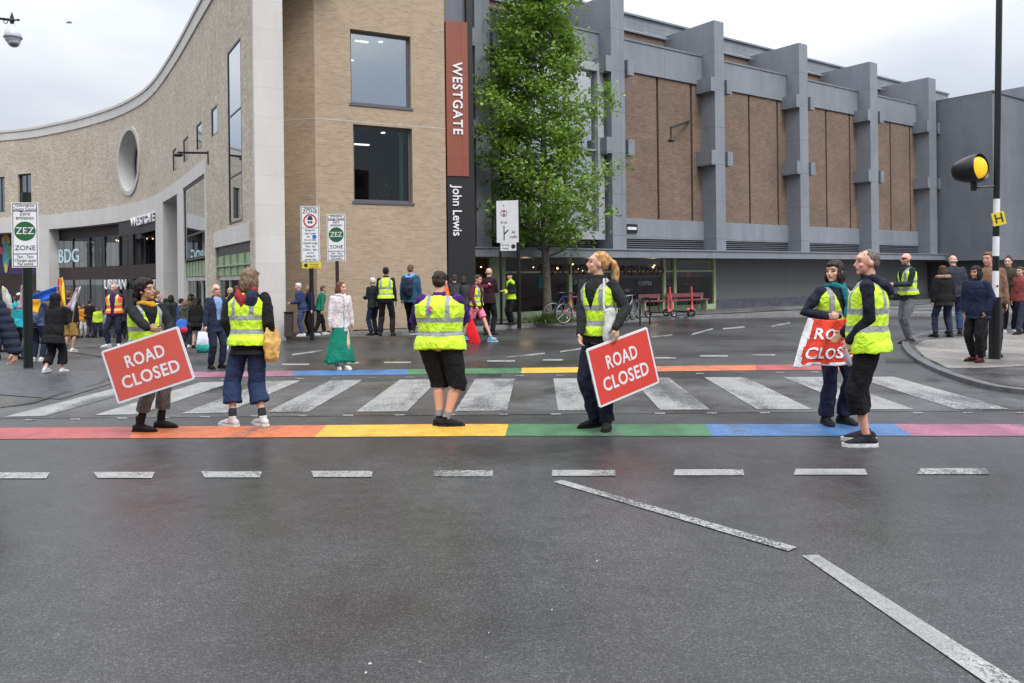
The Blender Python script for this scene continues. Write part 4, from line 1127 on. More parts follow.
    # ---- vest
    if K.get('vest'):
        vz = K['vest'].get('z', .90)
        vs = [(vz, .178, .138), (vz + .06, .178, .136)] + [(z, a + .012, b + .010) for z, a, b in secs if z > vz + .08 and z < 1.43] + [(1.445, .095, .072), (1.47, .07, .06)]
        bm = bmesh.new()
        th = (top or {}).get('th', .02) + .016
        torso(bm, vs, th - .005, n=24)
        garment(bm, 'hi_vis_vest', K['vest'].get('m', LIME), wrinkle=.007, vneck=K['vest'].get('v', 1), v=vox * .9, openf=K['vest'].get('open', 0), vzl=vz)
    # ---- bottom
    bo = K.get('bottom', dict(c=(.03, .035, .05)))
    if bo:
        bm = bmesh.new(); kind = bo.get('k', 'trousers')
        if kind == 'skirt':
            zt, zl, r0, r1 = 1.02, bo.get('z', .2), .145, bo.get('r', .32)
            n = 56; rings = []
            for j in range(15):
                u = j / 14; z = zt + (zl - zt) * u
                rr = r0 + (r1 - r0) * u ** 1.15
                rg = []
                for q in range(n):
                    th = 2 * math.pi * q / n
                    pl = 1 + .07 * u * math.sin(9 * th + 1.2 * u) + .04 * u * math.sin(5 * th + 2)
                    rg.append(bm.verts.new((pelvis.x + rr * pl * math.cos(th), rr * .8 * pl * math.sin(th) + bo.get('sway', 0) * u * u, z + .02 * u * math.sin(3 * th))))
                rings.append(rg)
            for A_, B_ in zip(rings, rings[1:]):
                for q in range(n): bm.faces.new((A_[q], A_[(q + 1) % n], B_[(q + 1) % n], B_[q]))
            bm.faces.new(rings[0]); bm.faces.new(rings[-1][::-1])
            bmesh.ops.transform(bm, matrix=A, verts=bm.verts)
            obj(bo.get('name', 'skirt'), bm, cloth(bo['c']), root, smooth=True)
        else:
            hem = bo.get('hem', .10); rk, rh = bo.get('rk', .076), bo.get('rh', .064)
            tube(bm, [pelvis + V((0, 0, .10)), pelvis + V((0, 0, .02)), pelvis + V((0, .005, -.07))], [(.150 * wd, .112 + belly * .4), (.172 * wd, .128), (.165 * wd, .12)], 18, ref=V((1, 0, 0)), round_=False)
            for hip, kn, ank, fd, lift in legs:
                if hem < .35:
                    t_h = (kn.z - (hem + lift * .6)) / max(.05, kn.z - ank.z); t_h = min(1.12, max(.2, t_h))
                    tube(bm, [hip, hip.lerp(kn, .5), kn, kn.lerp(ank, t_h * .55), kn.lerp(ank, t_h)], [.094 * wd ** .7, .086 * wd ** .6, rk, (rk + rh) / 2, rh], 14, round_=False)
                else:
                    t_h = (hip.z - hem) / (hip.z - kn.z)
                    if t_h > 1: tube(bm, [hip, hip.lerp(kn, .5), kn, kn.lerp(ank, (kn.z - hem) / (kn.z - ank.z))], [.098 * wd ** .7, .094 * wd ** .6, rk + .004, rk + .002], 14, round_=False)
                    else: tube(bm, [hip, hip.lerp(kn, .5 * t_h), hip.lerp(kn, t_h)], [.098 * wd ** .7, .096 * wd ** .6, rk + .012], 14, round_=False)
            garment(bm, bo.get('name', 'shorts' if hem > .35 else 'trousers'), cloth(bo['c']), wrinkle=.007)
    # ---- shoes
    sh_ = K.get('shoes', dict(c=(.02, .02, .02)))
    for hip, kn, ank, fd, lift in legs:
        side_ = fd.cross(V((0, 0, 1))); base = V((ank.x, ank.y, lift))
        up = sh_.get('up', .03)
        bm = bmesh.new()
        tube(bm, [base - fd * .055 + V((0, 0, .045)), base + fd * .02 + V((0, 0, .052)), base + fd * .10 + V((0, 0, .042)), base + fd * .175 + V((0, 0, .030))], [(.036, .040), (.042, .044), (.046, .033), (.036, .020)], 14, ref=side_)
        tube(bm, [base + V((0, 0, .05)), ank + V((0, 0, up))], [(.045), (.043)], 12, round_=False)
        garment(bm, 'shoe', cloth(sh_['c']), v=min(vox, .011), wrinkle=.002, sm=3)
        bm = bmesh.new(); rim = []
        for sy, sx_ in ((-.092, .018), (-.075, .036), (0, .043), (.09, .05), (.16, .046), (.20, .03), (.215, .01)): rim.append((sy, sx_))
        pts = [base + fd * sy + side_ * sx_ for sy, sx_ in rim] + [base + fd * sy - side_ * sx_ for sy, sx_ in rim[::-1]]
        lo = [bm.verts.new(p) for p in pts]; hi = [bm.verts.new(p + V((0, 0, sh_.get('st', .024)))) for p in pts]
        bm.faces.new(lo[::-1]); bm.faces.new(hi)
        for q in range(len(lo)): bm.faces.new((lo[q], lo[(q + 1) % len(lo)], hi[(q + 1) % len(lo)], hi[q]))
        bmesh.ops.transform(bm, matrix=A, verts=bm.verts)
        obj('sole', bm, cloth(sh_.get('s', (.02, .02, .02))), root)
        if sh_.get('sock'):
            bm = bmesh.new(); tube(bm, [ank + V((0, 0, -.02)), ank.lerp(kn, sh_.get('sl', .22))], [.043, .044], 12)
            bmesh.ops.transform(bm, matrix=A, verts=bm.verts); obj('sock', bm, cloth(sh_['sock']), root, smooth=True)
    # ---- hair and headwear
    hk, hc = K.get('hair', 'short'), K.get('hairc', (.06, .04, .03))
    H3 = HM.to_3x3().to_4x4()
    if hk:
        bm = bmesh.new()
        def b2(c, r): ball(bm, HM @ V(c), r, H3, 16)
        if hk == 'short': b2((0, .022, 1.680), (.079, .088, .082)); b2((0, .05, 1.635), (.068, .058, .06)); b2((0, -.035, 1.732), (.056, .045, .022))
        elif hk == 'crop': b2((0, .020, 1.674), (.0745, .086, .079)); b2((0, .05, 1.635), (.062, .050, .055))
        elif hk == 'bald': b2((0, .045, 1.628), (.076, .060, .034))
        elif hk == 'curly': b2((0, .035, 1.69), (.105, .105, .10)); b2((0, .08, 1.63), (.095, .07, .085)); b2((0, -.02, 1.735), (.07, .06, .045))
        elif hk == 'bob':
            b2((0, .022, 1.683), (.085, .092, .085)); b2((0, .06, 1.60), (.088, .062, .10))
            for s_ in (-1, 1): b2((s_ * .066, .0, 1.60), (.026, .058, .085))
            b2((0, -.06, 1.712), (.055, .03, .025))
        elif hk == 'long':
            b2((0, .022, 1.683), (.083, .091, .085))
            tube(bm, [HM @ V((0, .05, 1.69)), HM @ V((0, .075, 1.60)), TW_ @ V((0, .115, 1.45)), TW_ @ V((0, .13, 1.33))], [(.075, .05), (.085, .045), (.095, .035), (.06, .02)], 14, ref=HM.to_3x3() @ V((1, 0, 0)))
            for s_ in (-1, 1): b2((s_ * .066, .01, 1.59), (.024, .048, .09))
        elif hk == 'pony':
            b2((0, .024, 1.680), (.0785, .090, .083)); b2((0, .05, 1.64), (.068, .055, .06))
            tube(bm, [HM @ V((0, .09, 1.70)), HM @ V((0, .150, 1.66)), HM @ V((0, .175, 1.57)), HM @ V((0, .175, 1.42)), HM @ V((0, .15, 1.24))], [.022, .032, .034, .030, .012], 12)
        elif hk == 'bun': b2((0, .022, 1.680), (.079, .088, .082)); b2((0, .05, 1.76), (.04, .04, .035))
        JOBS.append(dict(o=stage(bm, vox * .95, 2), name='hair', mat=hair_mat(hc), root=root, A=A, hn=.010 if hk in ('curly',) else (.008 if hero else .005), seed=px))
    hat = K.get('hat')
    if hat:
        bm = bmesh.new()
        if hat[0] == 'beanie': ball(bm, HM @ V((0, .015, 1.695)), (.087, .098, .085), H3); tube(bm, [HM @ V((0, .015, 1.675)), HM @ V((0, .015, 1.71))], [(.088, .1), (.09, .1)], 16, ref=H3.to_3x3() @ V((1, 0, 0)), round_=False)
        elif hat[0] == 'cap': ball(bm, HM @ V((0, .012, 1.70)), (.086, .098, .066), H3); tube(bm, [HM @ V((0, -.06, 1.70)), HM @ V((0, -.16, 1.685))], [(.075, .010), (.055, .008)], 14, ref=H3.to_3x3() @ V((1, 0, 0)))
        elif hat[0] == 'fur': 
            for q in range(14):
                th = math.pi * (q / 13) * 1.25 - .12 * math.pi
                ball(bm, TW_ @ V((.135 * math.cos(th), .02 + .12 * math.sin(th), 1.475)), .045, seg=8)
        elif hat[0] == 'band': tube(bm, [HM @ V((0, -.078, 1.705)), HM @ V((.072, .0, 1.70)), HM @ V((.05, .09, 1.665)), HM @ V((-.05, .09, 1.665)), HM @ V((-.072, 0, 1.70))], [(.006, .014)] * 5, 8, ref=V((0, 0, 1)), closed=True)
        JOBS.append(dict(o=stage(bm, vox * .9, 2), name={'fur': 'fur_trim', 'band': 'headband'}.get(hat[0], hat[0]), mat=cloth(hat[1]), root=root, A=A, hn=.012 if hat[0] == 'fur' else .001, seed=1))
    if K.get('scarf'):
        bm = bmesh.new()
        c = [TW_ @ V((.085 * math.cos(a), .01 + .08 * math.sin(a), 1.475 + .015 * math.sin(2 * a))) for a in [i * .785 for i in range(8)]]
        tube(bm, c, [.034] * 8, 10, ref=V((0, 0, 1)), closed=True)
        if K.get('scarfl') != 0: tube(bm, [TW_ @ V((.03, -.11, 1.46)), TW_ @ V((.05, -.15, 1.34)), TW_ @ V((.05, -.155, 1.18 if K.get('scarfl') is None else K['scarfl']))], [(.03, .02), (.04, .018), (.045, .015)], 10)
        garment(bm, 'scarf', cloth(K['scarf']), wrinkle=.012)
    if K.get('bag'):
        bg_ = K['bag']; bm = bmesh.new()
        s_, y_ = bg_.get('s', 1), bg_.get('y', .0)
        if bg_['k'] == 'pack':
            tube(bm, [TW_ @ V((0, .20, 1.0)), TW_ @ V((0, .225, 1.15)), TW_ @ V((0, .20, 1.36))], [(.13, .07), (.15, .085), (.12, .06)], 14, ref=TW_.to_3x3() @ V((1, 0, 0)))
            nm = 'backpack'
        else:
            zc = bg_.get('z', .95); x_ = s_ * (sw + .085)
            bw_ = bg_.get('w', 1); tube(bm, [TW_ @ V((x_, y_, zc - .17)), TW_ @ V((x_, y_, zc)), TW_ @ V((x_ - s_ * .01, y_, zc + .16))], [(.15 * bw_, .045), (.16 * bw_, .05), (.12 * bw_, .02)], 14, ref=TW_.to_3x3() @ V((0, 1, 0)))
            nm = 'tote_bag'
        garment(bm, nm, cloth(bg_['c']) if not bg_.get('m') else bg_['m'], wrinkle=.012)
        bm = bmesh.new()
        if bg_['k'] == 'pack':
            for s2 in (-1, 1): tube(bm, [TW_ @ V((s2 * .10, .14, 1.36)), TW_ @ V((s2 * .12, .02, 1.475)), TW_ @ V((s2 * .125, -.115, 1.36)), TW_ @ V((s2 * .14, -.10, 1.12)), TW_ @ V((s2 * .13, .12, 1.02))], [(.022, .008)] * 5, 8, ref=V((1, 0, 0)))
        else:
            x_ = s_ * (sw + .07)
            for dy in (-.08, .08): tube(bm, [TW_ @ V((x_, y_ + dy, zc + .15)), TW_ @ V((s_ * (sw + .03), y_ + dy * .7, 1.25)), TW_ @ V((s_ * (sw - .03), y_ * .3 + dy * .3, 1.475))], [.011] * 3, 6)
        bmesh.ops.transform(bm, matrix=A, verts=bm.verts); obj('strap', bm, bg_.get('m') or cloth(bg_['c']), root, smooth=True)
    root['A'] = 1; del root['A']
    P = dict(root=root, A=A, T=TW_, HM=HM, arms=arms, legs=legs, k=k)
    return P
def toworld(P, v): return P['root'].matrix_world @ (P['A'] @ v)

def bake():
    dg = bpy.context.evaluated_depsgraph_get()
    bpy.context.view_layer.update()
    dg.update()
    import numpy as np
    for J in JOBS:
        o = J['o']; me = bpy.data.meshes.new_from_object(o.evaluated_get(dg))
        me.materials.clear(); me.materials.append(J['mat'])
        nv = len(me.vertices)
        co = np.empty(nv * 3, 'f'); me.vertices.foreach_get('co', co); co = co.reshape(-1, 3)
        no = np.empty(nv * 3, 'f'); me.vertex_normals.foreach_get('vector', no); no = no.reshape(-1, 3)
        rest = None
        if 'inv' in J:
            I = np.array(J['inv'], 'f'); rest = co @ I[:3, :3].T + I[:3, 3]
            at_ = me.attributes.new('rest', 'FLOAT_VECTOR', 'POINT'); at_.data.foreach_set('vector', rest.astype('f').ravel())
        if J['name'] == 'body':
            Fm = np.array(J['face'].inverted(), 'f'); h = co @ Fm[:3, :3].T + Fm[:3, 3]
            c = np.tile(np.array([*J['skin'], 1], 'f'), (nv, 1))
            front = (h[:, 1] < -.045) & (h[:, 2] > 1.54)
            ax = np.abs(h[:, 0])
            hc = np.array(J['hair'], 'f')
            e = front & (((ax - .031) / .015) ** 2 + ((h[:, 2] - 1.651) / .008) ** 2 < 1); c[e, :3] = (.05, .035, .03)
            e = front & (ax > .012) & (ax < .05) & (np.abs(h[:, 2] - (1.675 - (ax - .03) ** 2 * 6)) < .006); c[e, :3] = hc * .6 + c[e, :3] * .4
            e = front & (ax < .024) & (np.abs(h[:, 2] - 1.590) < .008); c[e, :3] = np.array(J['skin']) * (.8, .45, .45)
            e = (h[:, 1] < -.02) & (ax > .036) & (ax < .07) & (np.abs(h[:, 2] - 1.618) < .02); c[e, :3] *= (1.08, .9, .88)
            if J['beard']: e = (h[:, 1] < .01) & (h[:, 2] < 1.615) & (h[:, 2] > 1.53) & ~(front & (ax < .022) & (np.abs(h[:, 2] - 1.590) < .007)); c[e, :3] = c[e, :3] * .45 + np.array(J['beard']) * .55
            if J['shade']: e = (h[:, 1] < -.03) & (np.abs(h[:, 2] - 1.652) < .016) & (ax > .008); c[e, :3] = (.02, .02, .02)
            ca = me.color_attributes.new('Col', 'FLOAT_COLOR', 'POINT'); ca.data.foreach_set('color', c.ravel())
        amp, sd = J.get('wr', 0), J.get('seed', 0)
        if amp or J.get('hn'):
            d = np.zeros(nv, 'f')
            if J.get('hn'):
                f1 = 38
                for i in range(nv): p = co[i]; d[i] = noise.noise((p[0] * f1 + sd, p[1] * f1, p[2] * f1 * .5)) * J['hn'] * 1.6
            else:
                for i in range(nv):
                    p = co[i]
                    a1 = noise.noise((p[0] * 9 + p[2] * 3 + sd, p[1] * 9, p[2] * 5 - p[0] * 3)); a2 = noise.noise((p[0] * 22, p[1] * 22 + sd, p[2] * 15))
                    d[i] = amp * (1.1 * (1 - 2.6 * abs(a1)) + .7 * a2 - .3)
                if J.get('puff'): d += .012 * np.abs(np.sin(rest[:, 2] * 48)).astype('f') - .004
            co = co + no * d[:, None]; me.vertices.foreach_set('co', co.astype('f').ravel())
        if J.get('vneck') or J.get('openf') or J.get('shirt'):
            b = bmesh.new(); b.from_mesh(me); ly = b.verts.layers.float_vector['rest']; kill = []
            for f in b.faces:
                r = sum((v[ly] for v in f.verts), V((0, 0, 0))) / len(f.verts)
                if J.get('shirt'):
                    if r.y < -.03 and .9 < r.z and abs(r.x) < .03 + (r.z - .98) * .13 * (r.z > .98): kill.append(f)
                    continue
                if r.y < 0 and r.z > 1.18 and abs(r.x) < (r.z - 1.18) * .36: kill.append(f)
                elif J.get('openf') and r.y < 0 and abs(r.x) < .05 + max(0, r.z - 1.1) * .1: kill.append(f)
                elif r.z < J['vzl'] + .004 and f.normal.z < -.6: kill.append(f)
            bmesh.ops.delete(b, geom=kill, context='FACES'); b.to_mesh(me); b.free()
        me.transform(J['A'])
        for p in me.polygons: p.use_smooth = True
        n = bpy.data.objects.new(J['name'], me); COL.objects.link(n); n.parent = J['root']
        r = o.data; bpy.data.objects.remove(o); bpy.data.meshes.remove(r)
    JOBS.clear()
BLK, NAVY, JEAN, GREY, WHT = (.014, .014, .016), (.018, .024, .05), (.022, .038, .09), (.16, .16, .165), (.62, .62, .62)
# ---------------------------------------------------------------- the seven in front
def Yof(px, py): return G(px, py).y
p1 = person(147, 431, 279, 62, 'person in lime vest and headband holding the leftmost road closed sign', hero=True, skin='tan', kk=1.0,
    hyaw=28, hpitch=-4, twist=-14, lean=2, hair='curly', hairc=(.018, .013, .012), hat=('band', (.45, .3, .3)),
    top=dict(c=BLK, z=.86, th=.024, hood=(.02, .02, .022), name='jacket'), vest=dict(z=.92, v=1), scarf=(.55, .27, .02), scarfl=0,
    bottom=dict(c=(.13, .125, .125), hem=.24, rk=.082, rh=.078), shoes=dict(c=(.025, .02, .02), s=(.012, .012, .012), up=.10, sock=(.02, .02, .02), sl=.3),
    feet=[(-.07, .03, -20), (.20, .015, 20)], hands=[('px', 151, 332, 7.84, V((-1, .6, -.8)), .5), ('px', 170, 330, 8.15, V((1, .2, -1)), .8)],
    hdir=[(.6, -.67, -.25), (-.1, -.3, -.9)], w=1.02)
p2 = person(250, 425, 267, 168, 'person seen from behind in lime vest, red and navy hood and cropped wide jeans', hero=True, skin='fair', kk=1.0,
    hyaw=-14, hpitch=8, lean=2, hair='bob', hairc=(.17, .115, .075), top=dict(c=BLK, z=.80, th=.032, hood=(.30, .03, .035), hoodb=(.02, .028, .055), name='fleece_jacket'),
    vest=dict(z=.90, v=1), bottom=dict(c=JEAN, hem=.25, rk=.094, rh=.104), shoes=dict(c=(.50, .49, .47), s=(.62, .62, .60), sock=(.03, .03, .035), sl=.22),
    feet=[(-.17, .02, -60), (.15, .10, 72)], hands=['pocket', 'pocket'], w=1.16, sh=1.04, bag=dict(k='tote', s=-1, y=-.02, z=.93, c=(.62, .38, .12)))
p3 = person(441, 426, 272, 176, 'stocky person seen from behind in lime vest, purple top and knee length black shorts', hero=True, skin='pink', kk=.985,
    hyaw=-8, hpitch=10, twist=0, lean=1, hair='short', hairc=(.028, .018, .013), top=dict(c=(.055, .02, .14), z=.88, th=.02, name='purple_top'),
    vest=dict(z=.86, v=1), bottom=dict(c=(.012, .012, .014), hem=.42, rk=.104, rh=.1), shoes=dict(c=(.015, .015, .017), s=(.02, .02, .02), sock=(.22, .22, .23), sl=.2),
    feet=[(-.06, .03, 85), (.03, -.06, -30)], hands=[(-.04, -.21, 1.24, V((-1, -.1, -.45))), (.10, -.24, 1.20, V((1, .1, -.7)))], w=1.48, belly=.06, sh=.98)
p4 = person(600, 428, 250, -38, 'person with long red blonde ponytail in lime vest holding a sign by its side', hero=True, skin='fair', kk=1.0,
    hyaw=-52, hpitch=-6, lean=1, hair='pony', hairc=(.46, .24, .095), top=dict(c=(.02, .022, .022), z=.86, th=.022, name='jacket'),
    vest=dict(z=.93, v=1), bottom=dict(c=(.015, .018, .035), hem=.09, rk=.070, rh=.072), shoes=dict(c=(.015, .015, .015), s=(.012, .012, .012)),
    feet=[(-.06, .02, 25), (.09, -.01, 25)], hands=[('px', 580, 338, 8.05, V((-1, .6, 0))), ('px', 616, 327, 7.86, V((.6, 1, 0)), .35)], w=.96,
    hdir=[None, (.1, .0, -1)], bag=dict(k='tote', s=.8, y=-.10, z=1.02, w=.72, c=(.50, .50, .47)))
p5 = person(836, 424, 262, 8, 'person with dark bob and teal scarf in lime vest holding a cloth banner', hero=True, skin='fair', kk=.98,
    hyaw=-58, hpitch=4, lean=3, hair='bob', hairc=(.028, .02, .017), top=dict(c=(.02, .022, .035), z=.88, th=.022, name='jacket'),
    vest=dict(z=.93, v=1), scarf=(.015, .15, .17), bottom=dict(c=(.018, .022, .045), hem=.10, rk=.075, rh=.078), shoes=dict(c=(.012, .012, .012), s=(.02, .02, .02), up=.08, st=.035),
    feet=[(-.105, .02, 12), (.10, .03, 8)], hands=[('px', 829, 316, 8.15, V((-1, .4, -1)), .9), ('px', 838, 316, 8.15, V((1, .4, -1)), .9)], w=1.0,
    hdir=[(.7, -.4, 0), (-.7, -.4, 0)])
p6 = person(871, 446, 247, -118, 'tall person with cropped grey hair in lime vest and long black shorts', hero=True, skin='pink', kk=1.0,
    hyaw=22, hpitch=2, lean=1, hair='crop', hairc=(.13, .11, .10), top=dict(c=(.014, .015, .024), z=.86, th=.026, hood=(.015, .018, .035), name='hoodie'),
    vest=dict(z=.84, v=1), bottom=dict(c=(.011, .011, .013), hem=.30, rk=.086, rh=.09), shoes=dict(c=(.022, .022, .028), s=(.6, .6, .6), st=.03),
    feet=[(-.24, -.06, -20), (.03, -.03, 24)], hands=[(-.16, -.22, 1.0), ('px', 851, 340, 7.15, V((.2, 1, -.2)), .8)], hdir=[None, (0, -.5, -.9)], w=1.10, belly=.03)
# neck lanyard
# puffer sleeve at the left edge: a person mostly outside the frame
p0 = person(-27, 460, 255, 5, 'person in dark padded jacket at the left edge with a lowered arm', hero=True, skin='pink', slope=False,
    hair='short', hairc=(.1, .07, .05), top=dict(c=(.016, .022, .038), z=.84, th=.038, puff=True, name='padded_jacket'), bottom=dict(c=BLK),
    feet=[(-.1, 0, 10), (.1, -.05, 10)], hands=['down', ('px', 18, 358, 7.0, V((.3, .8, .5)), .6)], hdir=[None, (.05, -.05, -1)], w=1.08)

GRP = 'people in the crowd by the entrance'
def P(*a, **k): return person(*a, **k)
# ---------------------------------------------------------------- middle distance, left to right
P(20, 359, 292, 172, 'person in turquoise coat and white cap beside the tall green sign pole', skin='fair', hair='short', hairc=(.05, .04, .03), hat=('cap', WHT), top=dict(c=(.02, .34, .38), z=.84, th=.035, hood=(.02, .3, .34)), bottom=dict(c=(.03, .035, .045)), hands=['phone', 'phone'], w=1.15)
P(38, 361, 291, 178, 'person in denim jacket with backpack seen from behind at the green pole', skin='tan', hair='curly', hairc=(.03, .02, .018), top=dict(c=(.07, .09, .19), z=.88, th=.025), bottom=dict(c=NAVY), shoes=dict(c=WHT, s=WHT), hands=['phone', 'down'], bag=dict(k='pack', c=(.10, .12, .22)))
P(54, 374, 293, 174, 'person in long black hooded coat walking away in white trainers', skin='fair', hair=None, top=dict(c=(.012, .012, .013), z=.66, th=.04, flare=.15, hoodup=(.012, .012, .013)), bottom=dict(c=BLK, hem=.2, rk=.09, rh=.1), shoes=dict(c=(.6, .6, .6), s=(.65, .65, .65)), feet=[(-.08, -.16, 5), (.10, .14, 5, .06)], hands=['phone', 'phone'], lean=9, w=1.2)
P(69, 352, 290, 176, 'person in black top and mustard shorts behind the hooded walker', skin='tan', hair='short', hairc=(.13, .07, .03), top=dict(c=BLK, th=.03), bottom=dict(c=(.45, .27, .08), hem=.45, rk=.1), shoes=dict(c=WHT, s=WHT), w=1.1)
P(115, 346.5, 283, 8, 'person with beard in orange and yellow vest facing the crossing', skin='fair', hair='bald', beard=(.25, .2, .17), hairc=(.2, .15, .12), top=dict(c=(.06, .02, .10), th=.024), vest=dict(m=ORVEST, z=.93, open=1), bottom=dict(c=NAVY), shoes=dict(c=WHT, s=WHT), hands=['back', 'back'], feet=[(-.14, -.1, 45), (.1, 0, 20)], hyaw=-15, w=1.12)
P(156, 374, 289, 160, 'person with brown ponytail in lime vest behind the left road closed sign, back turned', skin='fair', hair='pony', hairc=(.14, .09, .055), top=dict(c=NAVY, th=.02), vest=dict(z=.93), bottom=dict(c=BLK), hyaw=-20)
P(216, 368.5, 283, 52, 'bald person in dark suit and pale blue shirt walking past carrying a shopping bag', skin='pink', hair='bald', hairc=(.5, .5, .5), glasses=True, top=dict(c=(.022, .028, .055), z=.76, th=.022, flare=.05, name='suit_jacket', wr=.004, shirt=(.22, .33, .55)), bottom=dict(c=(.018, .023, .045)), shoes=dict(c=(.01, .01, .01)), feet=[(-.09, .05, 10), (.09, -.05, 10)], hands=[(-.27, -.06, .86), 'down'], w=1.05)
P(231, 349, 287, 200, 'person in mustard jacket behind the suited walker', skin='fair', hair='short', hairc=(.4, .3, .2), top=dict(c=(.22, .14, .04), z=.72, th=.03), bottom=dict(c=GREY), shoes=dict(c=WHT, s=WHT))
P(237, 347, 286, 170, 'person in white shirt half hidden behind the mustard jacket', skin='fair', hair='short', hairc=(.06, .04, .03), top=dict(c=(.55, .55, .56)), bottom=dict(c=(.10, .10, .11)), shoes=dict(c=WHT, s=WHT), G=G(237, 346, slope=True))
# crowd by the stone pier
crowd = [
 (166, 339, 298, 190, 'dark', (.02, .022, .02), 'person in black coat at the left of the crowd by the stone pier', dict(hair='curly')),
 (171, 345, 294, 170, 'tan', (.025, .035, .03), 'person in dark green coat in the crowd by the stone pier', dict(w=1.25, bag=dict(k='pack', c=(.02, .02, .03)))),
 (177, 336, 291, 200, 'fair', (.08, .11, .2), 'person in blue top with raised arms in the crowd by the stone pier', dict(hands=['up', 'up'])),
 (181, 346, 297, 150, 'fair', (.03, .04, .16), 'person in bright blue jacket in the crowd by the stone pier', dict(hat=('cap', (.02, .025, .08)))),
 (186, 347, 298, 185, 'fair', (.10, .10, .10), 'person in grey hooded jacket standing before the stone pier', dict(w=1.2, top=dict(c=(.07, .07, .065), z=.84, th=.035, hood=(.07, .07, .065)), bottom=dict(c=(.025, .03, .04)), shoes=dict(c=WHT, s=WHT))),
 (191, 340, 293, 10, 'brown', (.12, .10, .08), 'person in brown top facing out of the crowd by the pier', {}),
 (196, 348, 296, 175, 'fair', (.013, .013, .014), 'person with long dark hair in short black coat and bare legs', dict(hair='long', top=dict(c=(.013, .013, .014), z=.72, th=.035), bottom=dict(c=(.013, .013, .014), hem=.6, rk=.08), shoes=dict(c=BLK))),
 (201, 341, 297, 195, 'fair', (.03, .03, .05), 'person in navy coat right of the bare legged walker', {}),
 (206, 340, 294, 160, 'fair', (.02, .02, .02), 'person in black fleece behind the suited walker', {}),
]
for x, y, h, yw, skn, c, lb, kw in crowd:
    kw = dict(kw); kw.setdefault('top', dict(c=c, z=.84, th=.032)); kw.setdefault('bottom', dict(c=random.choice((NAVY, BLK, (.04, .05, .08)))))
    kw.setdefault('hair', random.choice(('short', 'bob', 'crop'))); kw.setdefault('hairc', random.choice(((.03, .02, .018), (.08, .05, .03), (.2, .13, .08))))
    P(x, y, h, yw, lb, group=GRP, skin=skn, vox=.022, **kw)
far_c = [
 (2, 352, 290, 170, (.35, .42, .03), 'person in yellow green top at the left edge behind the padded sleeve', 'short'),
 (10, 350, 294, 190, (.30, .12, .10), 'person in rust red top between the butterfly wings', 'long'),
 (30, 347, 294, 180, (.45, .25, .03), 'person in yellow orange top left of the sign pole', 'short'),
 (46, 348, 292, 175, (.15, .11, .08), 'person with brown hair under the blue flag', 'bob'),
 (51, 342, 298, 185, (.32, .4, .05), 'person in lime top beyond the hooded walker', 'short'),
 (61, 346, 298, 170, (.30, .05, .04), 'person in dark red top beside the rainbow flag', 'bob'),
 (75, 338, 306, 10, (.38, .04, .04), 'small figure in red top far back at the entrance', 'bob'),
 (80, 337, 304, 350, (.13, .10, .12), 'small figure in grey trousers far back at the entrance', 'short'),
 (84, 337, 303, 15, (.60, .22, .03), 'small figure in orange jacket and white trousers far back at the entrance', 'short'),
 (90, 337, 299, 180, (.012, .012, .012), 'figure all in black standing in the dark entrance', 'short'),
 (98, 337, 306, 20, (.50, .68, .05), 'small figure in lime jacket at the dark entrance', 'short'),
 (103, 336, 308, 340, (.10, .09, .12), 'small figure in purple grey top next to the lime jacket', 'bob'),
 (107, 337, 310, 180, (.25, .25, .27), 'small figure in pale grey at the dark entrance', 'short'),
 (130, 337, 304, 175, (.03, .05, .06), 'small figure in teal coat behind the left sign holder', 'short'),
 (122, 338, 303, 200, (.06, .03, .05), 'small figure in plum coat beside the orange vest', 'bob'),
 (160, 338, 300, 180, (.05, .04, .035), 'small figure in brown coat at the entrance pier', 'short'),
 (150, 337, 301, 15, (.16, .12, .10), 'small figure in tan coat between entrance and pier', 'long'),
 (138, 344, 295, 185, (.03, .03, .035), 'figure in charcoal coat just right of the left sign holder\'s head', 'bob'),
 (144, 341, 297, 170, (.35, .06, .12), 'small figure in raspberry top near the shop entrance doors', 'short'),
 (164, 337, 301, 10, (.25, .22, .20), 'small figure in pale brown top at the foot of the stone pier', 'long'),
 (174, 341, 300, 185, (.02, .025, .03), 'figure in black hoodie between the green coat and the blue top', 'crop'),
 (184, 338, 301, 30, (.30, .10, .06), 'small figure in rust top glimpsed behind the grey hooded jacket', 'short'),
 (193, 337, 300, 200, (.05, .06, .12), 'small figure in dark blue top left of the long haired walker', 'bob'),
 (212, 339, 297, 185, (.04, .03, .03), 'figure in dark brown coat half hidden behind the suited walker', 'short'),
 (222, 341, 296, 20, (.20, .19, .18), 'figure in stone grey top between the suit and the mustard jacket', 'long'),
 (243, 341, 291, 190, (.05, .05, .07), 'figure in dark top hidden behind the hooded steward with the tote', 'short'),
 (14, 346, 296, 185, (.55, .33, .05), 'figure in golden top behind the turquoise coat', 'bob'),
 (57, 341, 302, 170, (.04, .08, .25), 'small figure in royal blue top behind the hooded walker', 'short'),
 (70, 337, 305, 190, (.45, .10, .22), 'small figure in pink top far back at the left of the entrance', 'bob'),
 (94, 336, 307, 340, (.22, .28, .12), 'small figure in olive green far back in the entrance', 'short'),
 (112, 337, 307, 200, (.02, .02, .03), 'small dark figure behind the orange vest', 'long'),
]
for x, y, h, yw, c, lb, hr in far_c:
    bt = (.5, .48, .45) if 'white trousers' in lb else random.choice((NAVY, BLK, (.06, .06, .07)))
    P(x, y, h, yw, lb, group=GRP, vox=.026, skin=random.choice(('fair', 'tan', 'fair', 'brown')), hair=hr, hairc=random.choice(((.03, .02, .018), (.08, .05, .03), (.2, .13, .08))), top=dict(c=c, z=.86, th=.03), bottom=dict(c=bt), hands=random.choice((['down', 'down'], ['phone', 'down'], ['pocket', 'phone'])))
